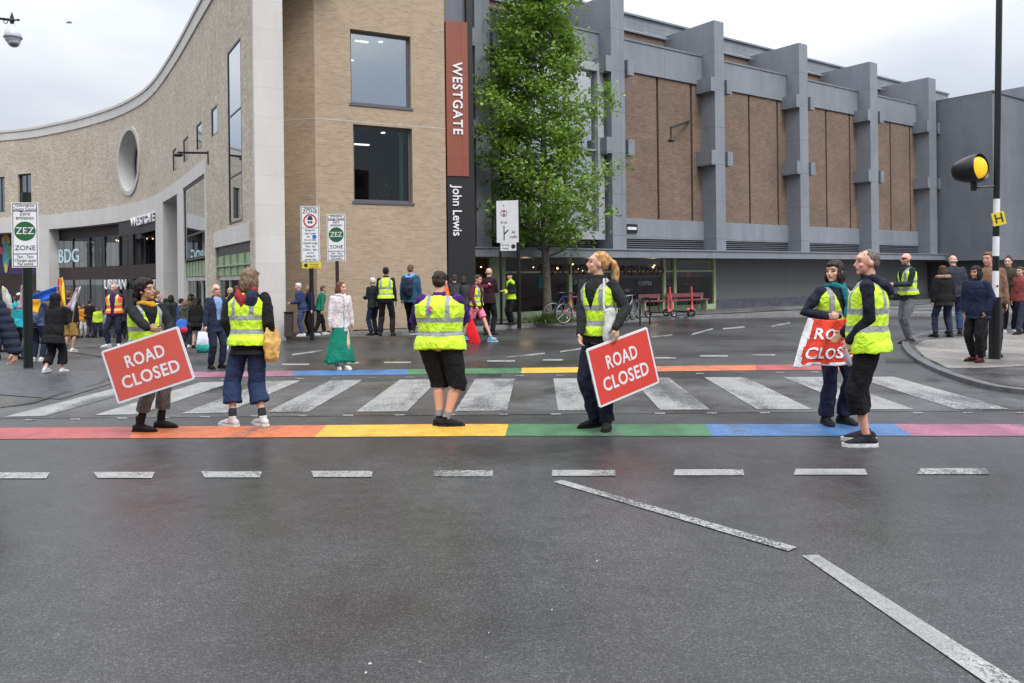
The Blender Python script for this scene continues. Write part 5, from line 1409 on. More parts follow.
# by the brick tower
zp = .12; zi = .063
P(303, 336, 282, -75, 'elderly person with white hair in blue jacket leaning over a bin by the brick corner', z=zp, slope=False, skin='pink', hair='short', hairc=(.62, .62, .62), top=dict(c=(.035, .05, .12), z=.80, th=.04), bottom=dict(c=(.05, .075, .16)), shoes=dict(c=WHT, s=WHT), lean=12, hands=['phone', 'phone'], w=1.15)
P(311, 335.5, 283, -60, 'person in dark coat between the blue and the green jackets', z=zp, slope=False, skin='fair', hair='short', hairc=(.2, .16, .12), top=dict(c=NAVY, z=.82, th=.03), bottom=dict(c=BLK), hands=['phone', 'down'])
P(319.5, 335, 285, 120, 'person in green jacket stooping beside the black sign post', z=zp, slope=False, skin='fair', hair='short', hairc=(.1, .07, .05), top=dict(c=(.02, .19, .12), z=.86, th=.035), bottom=dict(c=BLK), shoes=dict(c=WHT, s=WHT), lean=14, feet=[(-.1, .2, 5), (.1, -.2, 5)])
P(341, 369, 281, 35, 'person with long auburn hair in white cardigan, white scarf and wide green skirt', slope=False, skin='fair', hair='long', hairc=(.13, .045, .025), top=dict(c=(.66, .58, .57), z=.84, th=.022, name='cardigan'), scarf=(.60, .60, .60), scarfl=.78, bottom=dict(k='skirt', c=(.012, .20, .125), z=.13, r=.30, sway=.05), shoes=dict(c=(.6, .6, .6), s=(.65, .65, .65)), feet=[(-.07, .05, 0), (.06, -.07, 10)], hyaw=30, hands=['down', 'down'], vox=.011)
P(374, 335.5, 277, -125, 'elderly person with white hair in black jacket beside the lime vest by the brick wall', z=zp, slope=False, skin='pink', hair='short', hairc=(.6, .6, .6), top=dict(c=(.02, .024, .025), z=.84, th=.035), bottom=dict(c=NAVY), hands=['phone', 'phone'], w=1.1)
P(386.5, 336, 266, 180, 'person in lime vest and black trousers seen from behind by the brick wall', z=zp, slope=False, skin='brown', hair='crop', hairc=(.015, .012, .012), top=dict(c=BLK, th=.02), vest=dict(z=.94), bottom=dict(c=BLK), feet=[(-.15, 0, 10), (.15, 0, 10)], hands=['down', 'down'], vox=.012)
P(411, 334, 264, 165, 'person in blue raincoat with backpack walking by the brick wall', z=zp, slope=False, skin='fair', hair='short', hairc=(.14, .08, .04), top=dict(c=(.03, .09, .15), z=.80, th=.035, hood=(.15, .35, .6)), bag=dict(k='pack', c=(.02, .025, .05)), bottom=dict(c=BLK), shoes=dict(c=(.1, .1, .1), s=WHT), feet=[(-.1, .15, 5), (.1, -.2, 5)], w=1.15, vox=.012)
P(455, 333, 274, 185, 'person in dark coat walking in front of the black sign column', z=zp, slope=False, skin='fair', hair='short', hairc=(.05, .04, .03), top=dict(c=(.025, .025, .03), th=.035), bottom=dict(c=BLK), bag=dict(k='pack', c=(.04, .045, .05)))
P(464, 332, 276, 170, 'person in grey black jacket right beside the black sign column', z=zp, slope=False, skin='fair', hair='bob', hairc=(.04, .03, .03), top=dict(c=(.05, .05, .055), th=.035), bottom=dict(c=NAVY))
P(477, 341.5, 274, 62, 'person in pink shorts and open lime vest striding in bright blue trainers', slope=False, skin='pink', hair='short', hairc=(.07, .045, .03), top=dict(c=(.14, .02, .04), th=.02), vest=dict(z=.94, open=1), bottom=dict(c=(.85, .22, .34), hem=.62, rk=.085), shoes=dict(c=(.06, .35, .62), s=(.5, .55, .6)), feet=[(-.09, .36, 5, .05), (.09, -.38, 5)], hands=[(-.25, -.12, .95), (.1, -.32, 1.50)], hpitch=14, vox=.011)
P(489, 335, 267, 150, 'bald person in dark maroon coat behind the striding runner', z=0, slope=False, skin='fair', hair='bald', hairc=(.3, .25, .2), top=dict(c=(.03, .014, .018), th=.03, z=.82), bottom=dict(c=BLK), hands=['phone', 'down'], w=1.1)
P(511.5, 325, 272, -60, 'police officer in black cap and lime sleeved jacket between the two sign posts', z=zp, slope=False, skin='fair', hair='crop', hairc=(.05, .04, .03), hat=('cap', (.012, .012, .015)), top=dict(c=(.50, .75, .04), th=.026), vest=dict(m=cloth((.02, .02, .022)), z=1.06), bottom=dict(c=(.012, .012, .014)), hands=['folded', 'folded'], w=1.1)
# right hand pavement
P(909, 344, 252, -82, 'balding person in lime vest and grey jeans with camera bag at the kerb', z=.0, slope=False, skin='pink', hair='bald', hairc=(.06, .05, .045), beard=(.12, .1, .09), glasses=True, top=dict(c=(.02, .035, .035), th=.02), vest=dict(z=.95), bottom=dict(c=(.15, .155, .17), rk=.062, rh=.05), shoes=dict(c=(.04, .035, .035), s=(.03, .03, .03)), hands=['phone', 'phone'], feet=[(-.08, .05, 5), (.08, 0, 5)], vox=.011)
P(944, 337, 265, 178, 'person in black parka with pale fur hood trim seen from behind', z=zi, slope=False, skin='fair', hair='bob', hairc=(.07, .035, .02), hat=('fur', (.30, .22, .15)), top=dict(c=(.014, .014, .015), z=.76, th=.045), bottom=dict(c=(.02, .025, .05)), feet=[(-.14, .02, 5), (.20, .0, 20)], w=1.1, vox=.012)
P(955, 334, 254, 165, 'grey balding person in dark grey jacket behind the fur trimmed parka', z=zi, slope=False, skin='pink', hair='bald', hairc=(.4, .4, .4), top=dict(c=(.035, .038, .05), z=.80, th=.035), bottom=dict(c=(.04, .06, .13)), w=1.15, lean=8, hyaw=15)
P(978, 361.5, 265, -62, 'person with dark hair in navy anorak and black trousers beside the beacon pole', z=zi, slope=False, skin='tan', hair='bob', hairc=(.012, .010, .010), top=dict(c=(.016, .022, .05), z=.80, th=.04), bottom=dict(c=(.010, .010, .011), rk=.08, rh=.062), shoes=dict(c=(.07, .015, .015), s=(.02, .012, .012), up=.05), hands=['pocket', 'pocket'], feet=[(-.09, .02, 12), (.09, -.06, 12)], w=1.15, vox=.011)
P(990, 356, 251, -25, 'person in tan overcoat standing behind the beacon pole', z=zi, slope=False, skin='pink', hair='short', hairc=(.16, .09, .05), top=dict(c=(.22, .125, .08), z=.72, th=.03), bottom=dict(c=(.03, .035, .04)), hyaw=-35, w=1.1)
P(1009, 333, 256, -15, 'person with dark hair bun in olive jacket on the right pavement', z=zi, slope=False, skin='fair', hair='bun', hairc=(.03, .02, .015), top=dict(c=(.05, .045, .03), th=.03), bottom=dict(c=BLK), shoes=dict(c=WHT, s=WHT), hands=['folded', 'down'], hyaw=-30)
P(1022, 334, 266, -70, 'person in red checked shirt at the right edge of the photo', z=zi, slope=False, skin='fair', hair='short', hairc=(.06, .04, .03), top=dict(c=(.25, .06, .06), th=.025), bottom=dict(c=(.03, .035, .06)), feet=[(-.09, .25, 5), (.09, -.25, 5)])

# ---------------------------------------------------------------- road closed signs
sign_red = M('sign_red', (.62, .055, .04), .42, var=.05, vs=3)
sign_white = M('sign_white', (.72, .72, .74), .4, var=.03)
def road_sign(c, r, d, label, red):
    rl, dl = r.length, d.length; X = r.normalized(); Z = -(d - X * d.dot(X)).normalized(); Yv = Z.cross(X)
    o = bpy.data.objects.new('road_closed_sign', None); COL.objects.link(o)
    o.matrix_world = Matrix.Translation(c) @ Matrix((X, Yv, Z)).transposed().to_4x4()
    tag(o, label, 'sign', 'road closed signs held by stewards')
    w, h, t = rl / 2, dl / 2, .006
    bm = bmesh.new(); box(bm, -w, w, -t, t, -h, h); bmesh.ops.bevel(bm, geom=[e for e in bm.edges if abs((e.verts[0].co - e.verts[1].co).normalized().y) > .9], offset=.012, segments=3, affect='EDGES')
    obj('plate', bm, sign_white, o)
    b = .022; bm = bmesh.new(); box(bm, -w + b, w - b, -t - .003, -t + .001, -h + b, h - b); obj('red_face', bm, red, o)
    for s, z in (('ROAD', h * .34), ('CLOSED', -h * .34)):
        L_ = lettering(s, .21 * dl / .583, sign_white, o, (0, 0, 0), depth=.0015, bold=.004, spacing=1.08)
        xs_ = [v.co.x for v in L_.data.vertices]; f_ = rl * (.50 if s == 'ROAD' else .74) / (max(xs_) - min(xs_)); xm = (max(xs_) + min(xs_)) / 2
        zs_ = [v.co.z for v in L_.data.vertices]; fz = .135 * dl / .583 / (max(zs_) - min(zs_)); zm = (max(zs_) + min(zs_)) / 2
        for v in L_.data.vertices: v.co = V(((v.co.x - xm) * f_, v.co.y - t - .0035, (v.co.z - zm) * fz + z))
    return o
road_sign(at(148.2, 365, 7.92), V((.765, 0, .24)), V((.165, .0, -.525)), 'red road closed sign tilted in the hands of the steward on the left', M('sign_red_faded', (.60, .10, .075), .45, var=.05, vs=3))
road_sign(at(623.5, 366.5, 7.95), V((.66, .41, .185)), V((.135, .055, -.575)), 'red road closed sign hanging from the ponytailed steward\'s hand', sign_red)

# cloth banner
bn = empty('cloth_banner', at(822, 343, 7.9), 0, 'soft red and white cloth banner reading road closed, held by the dark haired steward', 'banner')
TL, TR, BL, BR = at(808, 318, 7.95), at(858, 316, 8.0), at(793.5, 366.5, 7.85), at(852, 365, 7.95)
def bfn(u, v, off=0):
    p = TL.lerp(TR, u).lerp(BL.lerp(BR, u), v)
    sag = math.sin(math.pi * u) * .03 * (1 - v) + .012 * math.sin(u * 14 + 2) * v
    return p + V((0, .03 * math.sin(u * 9 + v * 2) + .012 * math.sin(u * 23 + 5 * v) - off, -sag - .02 * math.sin(u * 12) * v))
binv = bn.matrix_world.inverted()
bred = cloth((.62, .055, .03), 'banner_red'); bwh = cloth((.72, .72, .76), 'banner_white')
bm = bmesh.new(); nu, nv_ = 36, 28
g_ = [[bm.verts.new(binv @ bfn(i / nu, j / nv_)) for i in range(nu + 1)] for j in range(nv_ + 1)]
for j in range(nv_):
    for i in range(nu):
        f = bm.faces.new((g_[j][i], g_[j][i + 1], g_[j + 1][i + 1], g_[j + 1][i]))
        u, v = (i + .5) / nu, (j + .5) / nv_
        f.material_index = 1 if (u < .12 + .03 * math.sin(v * 7) or v > .94 + .02 * math.sin(u * 15)) else 0
me_o = obj('cloth', bm, [bred, bwh], bn, smooth='raw')
md = me_o.modifiers.new('t', 'SOLIDIFY'); md.thickness = .002
for s, v0, u0 in (('ROAD', .32, .60), ('CLOSED', .74, .66)):
    lettering(s, .165, bwh, bn, (0, 0, 0), fn=lambda c, v0=v0, u0=u0: binv @ bfn(u0 + c.x / .60, v0 - c.z / .5, .012 - c.y), depth=.001, bold=.004, sx=.95, spacing=1.1)

bake()
# ================================================================ tree
def leaf_mat(name, c1, c2):
    m, t, b = principled(name)
    co = N(t, 'ShaderNodeTexCoord'); n = N(t, 'ShaderNodeTexNoise'); n.inputs['Scale'].default_value = 1.6; n.inputs['Detail'].default_value = 5; n.inputs['Roughness'].default_value = .75
    t.links.new(co.outputs['Object'], n.inputs[0]); rp = ramp(t, [(.35, c1), (.65, c2)]); t.links.new(n.outputs[0], rp.inputs[0]); t.links.new(rp.outputs[0], b.inputs['Base Color'])
    b.inputs['Roughness'].default_value = .5
    tr = N(t, 'ShaderNodeBsdfTranslucent'); t.links.new(rp.outputs[0], tr.inputs[0]); mx = N(t, 'ShaderNodeMixShader'); mx.inputs[0].default_value = .35
    o = t.nodes['Material Output']; t.links.new(b.outputs[0], mx.inputs[1]); t.links.new(tr.outputs[0], mx.inputs[2]); t.links.new(mx.outputs[0], o.inputs[0])
    return m
leafm = leaf_mat('fresh_leaves', (.10, .20, .018), (.30, .46, .07))
bark = M('grey_bark', (.13, .115, .09), .9, var=.35, vs=12, bump=.8, bs=25)
TY = 26.6
tp = G(548, 322.5, .12); tp = V((at(548, 322, TY).x, TY, .12))
tree = empty('street_tree', tp, 0, 'slender young street tree with fresh green leaves in front of the grey store', 'tree')
random.seed(21)
bm = bmesh.new()
tr_pts = [V((0, 0, -.1)), V((-.02, 0, 1.2)), V((-.05, .0, 3.0)), V((.0, .05, 5.5)), V((.02, 0, 8.0)), V((-.1, 0, 10.5)), V((-.1, 0, 12.6))]
tr_pts = [V((p.x - .012 * p.z, p.y, p.z)) for p in tr_pts]
tube(bm, tr_pts, [.17, .135, .12, .10, .075, .05, .02], 12)
# crown outline: height above ground -> left, right half widths (m), from the photograph
prof = [(2.6, .5, .9), (3.0, 1.1, 1.7), (3.8, 1.9, 2.5), (4.4, 2.35, 2.5), (5.2, 2.25, 1.9), (6.4, 2.15, 1.8), (7.4, 2.1, 1.75), (8.3, 1.9, 1.25), (9.6, 1.55, 1.0), (11.2, 1.1, .8), (12.6, .3, .3)]
def wid(z, sgn):
    for a, b in zip(prof, prof[1:]):
        if a[0] <= z <= b[0]:
            t = (z - a[0]) / (b[0] - a[0]); k = 1 if sgn < 0 else 2; return a[k] + (b[k] - a[k]) * t
    return .2
def trunk_at(z):
    for a, b in zip(tr_pts, tr_pts[1:]):
        if a.z <= z <= b.z: return a.lerp(b, (z - a.z) / (b.z - a.z))
    return tr_pts[-1]
tips = []
for i in range(98):
    z = 2.75 + 10.0 * ((i + random.random()) / 98); az = i * 2.399 + random.uniform(-.3, .3)
    dx = math.cos(az); w = wid(z, dx) * random.uniform(.55, 1.28) * (abs(dx) * 1 + (1 - abs(dx)) * .85)
    base = trunk_at(max(1.9, z - .35 * w - .25)); e = V((math.cos(az) * w, math.sin(az) * w, z)) + V((trunk_at(z).x, 0, 0))
    mid = base.lerp(e, .5) + V((0, 0, -.08))
    tube(bm, [base, mid, e], [.035, .022, .008], 6)
    for k in range(3):
        u = random.uniform(.45, .95); b_ = base.lerp(e, u); t_ = b_ + V((random.gauss(0, .3), random.gauss(0, .3), random.gauss(.12, .22)))
        tube(bm, [b_, t_], [.010, .004], 5); tips.append((t_, .26))
    tips.append((e, .26)); tips.append((base.lerp(e, .7), .25))
part_w = lambda name, bm, mat, root: obj(name, bm, mat, root)
obj('trunk', bm, bark, tree, smooth=True)
bm = bmesh.new()
for c, r in tips:
    if random.random() < .15: continue
    r *= random.uniform(.65, 1.25)
    for k in range(random.randint(40, 100)):
        p = c + V((random.gauss(0, r), random.gauss(0, r), random.gauss(0, r * .75)))
        d = V((random.gauss(0, 1), random.gauss(0, 1), random.gauss(-.35, .6))).normalized(); s = random.uniform(.05, .10)
        w2 = d.cross(V((random.gauss(0, .5), random.gauss(0, .5), 1))).normalized() * s * .62
        vs = [bm.verts.new(q) for q in (p - d * s, p - d * s * .1 + w2, p + d * s, p - d * s * .1 - w2)]
        bm.faces.new(vs)
me_ = obj('crown', bm, leafm, tree, smooth='raw')
# leafy tuft at the foot
bm = bmesh.new(); o_t = G(551, 323.5, .12)
tuft = empty('low_plant', o_t, 0, 'tuft of low green plants at the foot of the street tree', 'plant')
for k in range(420):
    a = random.random() * 6.28; r = abs(random.gauss(0, .42)); b0 = V((math.cos(a) * r * 1.3, math.sin(a) * r * .5, 0)); h = random.uniform(.12, .45) * max(.3, 1 - r * .6)
    tip = b0 + V((random.gauss(0, .12), random.gauss(0, .12), h)); w2 = V((random.uniform(-1, 1), random.uniform(-1, 1), 0)).normalized() * .018
    vs = [bm.verts.new(q) for q in (b0 - w2, b0.lerp(tip, .6) - w2 * 1.4, tip, b0.lerp(tip, .6) + w2 * 1.4)]; bm.faces.new(vs)
obj('leaves', bm, leaf_mat('dull_leaves', (.05, .09, .02), (.14, .19, .06)), tuft, smooth='raw')

# ================================================================ traffic signs on posts
sgrey = M('sign_back_grey', (.25, .25, .26), .5, .3, var=0); ink = M('sign_ink', (.03, .03, .035), .5, var=0)
sgreen = M('sign_green', (.02, .11, .035), .4, var=0); sblue = M('sign_blue', (.04, .15, .5), .4, var=0); syel = M('sign_yellow', (.72, .55, .03), .45, var=.05); ringred = M('ring_red', (.50, .05, .06), .4, var=0)
def plate(root, name, cx, cz, w, h, mat, y=0, t=.012, border=True, rot=0):
    bm = bmesh.new(); box(bm, cx - w / 2, cx + w / 2, y, y + t, cz - h / 2, cz + h / 2)
    if rot: bmesh.ops.rotate(bm, cent=(cx, y, cz), matrix=Matrix.Rotation(R(rot), 3, 'Y'), verts=bm.verts)
    p = obj(name, bm, mat, root)
    if border:
        bm = bmesh.new(); b = .012; e = .018
        for x0, x1, z0, z1 in ((-w / 2 + e, w / 2 - e, h / 2 - e - b, h / 2 - e), (-w / 2 + e, w / 2 - e, -h / 2 + e, -h / 2 + e + b), (-w / 2 + e, -w / 2 + e + b, -h / 2 + e + b, h / 2 - e - b), (w / 2 - e - b, w / 2 - e, -h / 2 + e + b, h / 2 - e - b)):
            box(bm, cx + x0, cx + x1, y - .003, y + .001, cz + z0, cz + z1)
        q = obj('border', bm, ink, p)
    return p
def disc(root, name, cx, cz, r, mat, y, r2=0, n=32):
    bm = bmesh.new()
    o = [bm.verts.new((cx + r * math.cos(i * 2 * math.pi / n), y, cz + r * math.sin(i * 2 * math.pi / n))) for i in range(n)]
    if r2:
        q = [bm.verts.new((cx + r2 * math.cos(i * 2 * math.pi / n), y, cz + r2 * math.sin(i * 2 * math.pi / n))) for i in range(n)]
        for i in range(n): bm.faces.new((o[i], o[(i + 1) % n], q[(i + 1) % n], q[i]))
    else: bm.faces.new(o)
    return obj(name, bm, mat, root)
def txt(root, s, x, z, size, mat=None, y=-.004, sx=.85, **k): return lettering(s, size, mat or ink, root, (x, y, z), depth=.001, sx=sx, **k)
def sign_post(px, py, Y, pole_r, ztop, label, pm=black, z0=-.5, xoff=0, rz=0):
    b = at(px, py, Y); o = empty('traffic_sign', V((b.x, Y, 0)), rz, label, 'road sign')
    bm = bmesh.new(); cyl(bm, V((xoff, pole_r + .014, z0)), V((xoff, pole_r + .014, ztop)), pole_r, 16); obj('post', bm, pm, o, smooth=False)
    return o
def zez(o, w, h, zc, x=0):
    s = w / .55
    a = plate(o, 'sign_plate', x, zc, w, h, white, 0)
    bm = bmesh.new()
    for z in (zc + h / 2 - h * .13, zc - h / 2 + h * .21): box(bm, x - w / 2 + .02, x + w / 2 - .02, -.004, .001, z - .007, z + .007)
    obj('divider', bm, ink, a)
    txt(a, 'Oxfordshire', x, zc + h * .455, .062 * h); txt(a, 'County Council', x, zc + h * .400, .062 * h)
    txt(a, 'Zero', x, zc + h * .33, .085 * h); txt(a, 'emission', x, zc + h * .265, .085 * h)
    disc(a, 'green_disc', x, zc + h * .06, w * .40, sgreen, -.004)
    txt(a, 'ZEZ', x, zc + h * .06, .15 * h, letw, y=-.008, sx=.95)
    txt(a, 'ZONE', x, zc - h * .20, .105 * h, sx=1.0)
    txt(a, '7am - 7pm', x, zc - h * .335, .062 * h); txt(a, 'Charges apply', x, zc - h * .39, .062 * h); txt(a, 'Pay online', x, zc - h * .445, .062 * h)
# big one on the left: a wide green black pole
Y = 15.5
A_, B_ = at(25, 203, Y), at(26, 267, Y)
o = sign_post(25.5, 270, Y, .085, at(25, 192, Y).z, 'zero emission zone sign on the tall dark green pole at the left', M('dark_green_pole', (.008, .016, .013), .35, .2, var=0))
zez(o, 24 * Y / F, 65 * Y / F, at(26, 235, Y).z)
o.rotation_euler.z = R(14)
# pair by the brick corner
Y = 20.6
o = sign_post(311, 300, Y, .055, at(311, 266, Y).z + .3, 'narrow controlled parking zone sign with yellow strip, left of the pair by the brick corner')
w, h = 19 * Y / F, 56 * Y / F; zc = at(310, 234, Y).z
a = plate(o, 'sign_plate', 0, zc, w, h, white)
txt(a, 'Pedestrian', 0, zc + h * .46, .085); txt(a, 'ZONE', 0, zc + h * .40, .14, sx=1.0)
disc(a, 'red_ring', 0, zc + h * .235, w * .36, ringred, -.004, w * .28)
bm = bmesh.new(); box(bm, -w * .14, w * .14, -.005, -.001, zc + h * .25, zc + h * .2899); box(bm, -w * .09, w * .09, -.005, -.001, zc + h * .29, zc + h * .32); box(bm, -w * .12, -w * .02, -.005, -.001, zc + h * .19, zc + h * .23); box(bm, w * .02, w * .12, -.005, -.001, zc + h * .19, zc + h * .23); obj('symbols', bm, ink, a)
bm = bmesh.new(); box(bm, -w * .46, w * .46, -.004, -.001, zc + h * .107, zc + h * .114); obj('divider', bm, ink, a)
for i, s in enumerate(('Except for', 'local buses', 'and', 'At any time', 'disabled badge', 'Mon - Sat', '8.00am - 6pm', 'and for', 'loading by', 'permit only')):
    txt(a, s, (-.05 if s == 'and' else 0), zc + h * (.07 - i * .058), .075)
disc(a, 'blue_disc', w * .22, zc - h * .05, .055, sblue, -.004)
p = plate(o, 'yellow_strip', .03, zc - h / 2 - .085, w, .15, syel, border=False); disc(p, 'clamp_symbol', -.12, zc - h / 2 - .085, .05, ink, -.004); txt(p, 'No waiting', .09, zc - h / 2 - .06, .055); txt(p, 'at any time', .09, zc - h / 2 - .12, .055)
o = sign_post(337, 300, Y, .045, at(337, 262, Y).z + .3, 'zero emission zone sign, right of the pair by the brick corner', M('dark_brown_pole', (.035, .015, .014), .5, .1, var=0))
zez(o, 18.5 * Y / F, 47 * Y / F, at(335.5, 237.5, Y).z, 0)
# white sign on two posts by the tree
Y = 24.6
b = at(509, 300, Y)
o = empty('traffic_sign', V((b.x, Y, 0)), R(-14), 'white all traffic direction sign on two black posts in front of the tree', 'road sign')
for xx in (-.27, .30):
    bm = bmesh.new(); cyl(bm, V((xx, .07, 0)), V((xx, .07, at(509, 200, Y).z if xx > 0 else 2.4)), (.04, .06)[xx > 0], 14); obj('post', bm, black, o)
w, h = 22.5 * Y / F, 42 * Y / F; zc = at(507.5, 221.5, Y).z
a = plate(o, 'sign_plate', -.02, zc, w, h, white, border=False)
disc(a, 'red_ring', -.13, zc + h * .20, .11, ringred, -.004, .09); bm = bmesh.new(); box(bm, -.17, -.09, -.005, -.001, zc + h * .22, zc + h * .25); box(bm, -.17, -.09, -.005, -.001, zc + h * .15, zc + h * .18); box(bm, -.14, -.12, -.005, -.001, zc + h * .36, zc + h * .40)
obj('vehicle_symbol', bm, ink, a); bm = bmesh.new(); box(bm, -.145, -.115, -.005, -.001, zc - h * .44, zc - h * .10); hexa(bm, [V(q) for q in ((-.13, -.005, zc - h * .32), (-.13, -.001, zc - h * .32), (.01, -.001, zc - h * .22), (.01, -.005, zc - h * .22), (-.13, -.005, zc - h * .28), (-.13, -.001, zc - h * .28), (.01, -.001, zc - h * .18), (.01, -.005, zc - h * .18))]); obj('arrow_symbol', bm, ink, a)
txt(a, '30 yds', -.13, zc - h * .02, .10); txt(a, 'All', .17, zc - h * .26, .13); txt(a, 'traffic', .17, zc - h * .37, .13)
p = plate(o, 'small_plate', 0, at(508, 246.5, Y).z, .50, .26, white, border=False); zz = at(508, 246.5, Y).z; txt(p, 'For taxis', -.09, zz + .05, .08); txt(p, 'loading', -.09, zz - .05, .08); disc(p, 'symbol', .16, zz, .07, ink, -.004)

# ================================================================ belisha beacon, far right
Y = Yof(994, 362.5) if 'Yof' in globals() else G(994, 362.5).y
b = at(994.5, 362.5, Y)
be = empty('crossing_beacon', V((b.x, Y, .06)), 0, 'tall black and white banded crossing pole with a hooded amber lamp and yellow hydrant plate', 'beacon pole')
Z_ = lambda py: at(995, py, Y).z - .06
bm = bmesh.new(); cyl(bm, V((0, 0, -.2)), V((0, 0, Z_(297))), .093, 20); obj('base_sleeve', bm, black, be)
cuts_ = [(297, 270, black), (270, 238, white), (238, 227, black), (227, 198, white), (198, 140, black)]
prev = Z_(297)
for y0, y1, m_ in [(297, 271, white), (271, 256, black), (256, 236.5, white), (236.5, 226, black), (226, 199, white), (199, -60, black)]:
    bm = bmesh.new(); cyl(bm, V((0, 0, Z_(y0))), V((0, 0, Z_(y1))), .052 if y1 > -50 else .050, 20); obj('pole_band', bm, m_, be)
bm = bmesh.new(); disc(be, 'number_plate', 0, Z_(286), .02, ink, -.056)
zl = Z_(172); lx = -.46
amber = M('amber_lens', (.9, .5, .01), .3, var=.1, vs=20, emit=(1, .62, .02), es=.25)
bm = bmesh.new(); tube(bm, [V((0, 0, Z_(186))), V((-.2, 0, Z_(187))), V((lx + .13, 0, Z_(188)))], [.016] * 3, 8); obj('bracket', bm, black, be)
bm = bmesh.new(); tube(bm, [V((lx + .08, .02, Z_(191))), V((lx + .08, .02, Z_(180)))], [.045, .06], 12, round_=False); obj('lamp_stem', bm, black, be)
la = V((lx + .10, -.06, zl + .06))
bm = bmesh.new(); ball(bm, la, (.19, .06, .19), Matrix.Rotation(R(14), 4, 'Z'), 24); obj('lens', bm, amber, be, smooth=True)
bm = bmesh.new(); dv = V((-.50, .86, -.08)).normalized()
n = 28; rr = [(0, .245), (.14, .24), (.30, .21), (.44, .15), (.50, .03)]
cc = la + V((.03, -.05, 0)); ax1 = V((0, 0, 1)); ax2 = dv.cross(ax1).normalized(); ax1 = ax2.cross(dv).normalized(); rings = []
for dd, r_ in rr: rings.append([bm.verts.new(cc + dv * dd + (ax1 * math.sin(q * 2 * math.pi / n) + ax2 * math.cos(q * 2 * math.pi / n)) * r_) for q in range(n)])
for A1, B1 in zip(rings, rings[1:]):
    for q in range(n): bm.faces.new((A1[q], A1[(q + 1) % n], B1[(q + 1) % n], B1[q]))
bm.faces.new(rings[-1]); h_ = obj('hood', bm, black, be, smooth=True); sd_ = h_.modifiers.new('s', 'SOLIDIFY'); sd_.thickness = .012
p = plate(be, 'hydrant_plate', .0, Z_(219), .22, .22, syel, y=-.075, rot=-14, border=False); L_ = lettering('H', .22, ink, p, (0, -.078, Z_(219)), rot=(R(90), R(-14), 0), depth=.001, bold=.003)

be.rotation_euler.y = R(1.45)
# ================================================================ cctv dome on a bracket from a pole outside the frame
Y = 9.0
b = at(12, 20, Y); cc_ = empty('security_camera', b, 0, 'white dome security camera hanging from a black ornate bracket at the top left', 'camera')
bm = bmesh.new(); x0 = -1.1
tube(bm, [V((x0, 0, .10)), V((-.3, 0, .04)), V((0, 0, 0))], [.022, .018, .02], 8); tube(bm, [V((0, 0, -.10)), V((0, 0, .03)), V((0, 0, .11))], [.022, .028, .006], 8); tube(bm, [V((0, 0, 0)), V((.08, 0, 0))], [.012, .012], 6); ball(bm, V((.09, 0, 0)), .02, seg=8); ball(bm, V((0, 0, -.01)), .035, seg=10)
n = 10; tube(bm, [V((-.09 + .03 * math.cos(i * .63), 0, -.02 + .03 * math.sin(i * .63))) for i in range(10)], [.006] * 10, 6, ref=V((0, 1, 0)), closed=True); obj('bracket', bm, black, cc_, smooth=True)
cw = M('camera_shell', (.5, .52, .56), .35, var=.03); cg = M('camera_grey', (.16, .17, .2), .3, var=0)
bm = bmesh.new(); tube(bm, [V((0, 0, -.10)), V((0, 0, -.15)), V((.005, 0, -.20)), V((.01, 0, -.245))], [.045, .085, .105, .115], 24); obj('shell', bm, cw, cc_, smooth=True)
bm = bmesh.new(); tube(bm, [V((.01, 0, -.250)), V((.01, 0, -.262))], [.122, .122], 24, round_=False); obj('collar', bm, cg, cc_)
bm = bmesh.new(); ball(bm, V((.02, 0, -.31)), (.085, .085, .085), seg=20); obj('dome', bm, cw, cc_, smooth=True)
bm = bmesh.new(); ball(bm, V((.045, -.03, -.345)), (.055, .06, .045), seg=14); obj('lens', bm, cg, cc_, smooth=True)
bm = bmesh.new(); cyl(bm, V((b.x + x0, Y, -.3)), V((b.x + x0, Y, b.z + .5)), .08, 14); c_ = obj('pole', bm, black); c_.parent = cc_; c_.matrix_parent_inverse = cc_.matrix_world.inverted()

cc_.scale = (.78, .78, .78)
# bird
b = at(69, 22.5, 45); bd = empty('bird', b, 0, 'small dark bird flying in the sky beside the security camera', 'bird')
bm = bmesh.new(); tube(bm, [V((-.16, 0, .0)), V((0, 0, .02)), V((.14, 0, -.04))], [.02, .06, .02], 8); 
obj('body', bm, M('dark_feathers', (.05, .05, .055), .7), bd)
bm = bmesh.new()
hexa(bm, [V(q) for q in ((-.05, .05, .0), (.08, .05, 0), (.02, .30, .12), (-.22, .28, .14), (-.05, .05, .02), (.08, .05, .02), (.02, .30, .135), (-.22, .28, .155))]); obj('wing', bm, M('dark_feathers', (.05, .05, .055)), bd)
bm = bmesh.new(); hexa(bm, [V(q) for q in ((-.05, -.05, .0), (.08, -.05, 0), (.16, -.30, -.16), (-.02, -.32, -.12), (-.05, -.05, .02), (.08, -.05, .02), (.16, -.30, -.145), (-.02, -.32, -.105))]); obj('wing', bm, M('dark_feathers', (.05, .05, .055)), bd)

# bin by the stone pier
b = G(289, 337, .12); bi = empty('litter_bin', b, 0, 'dark brown slim litter bin at the foot of the stone pier', 'bin')
bm = bmesh.new(); box(bm, -.10, .10, -.09, .09, 0, .60); bmesh.ops.bevel(bm, geom=bm.edges[:], offset=.02, segments=2, affect='EDGES'); obj('bin_body', bm, M('bin_brown', (.06, .04, .04), .5), bi)
bm = bmesh.new(); box(bm, -.115, .115, -.105, .105, .601, .64); bmesh.ops.bevel(bm, geom=bm.edges[:], offset=.015, segments=2, affect='EDGES'); obj('bin_lid', bm, black, bi)

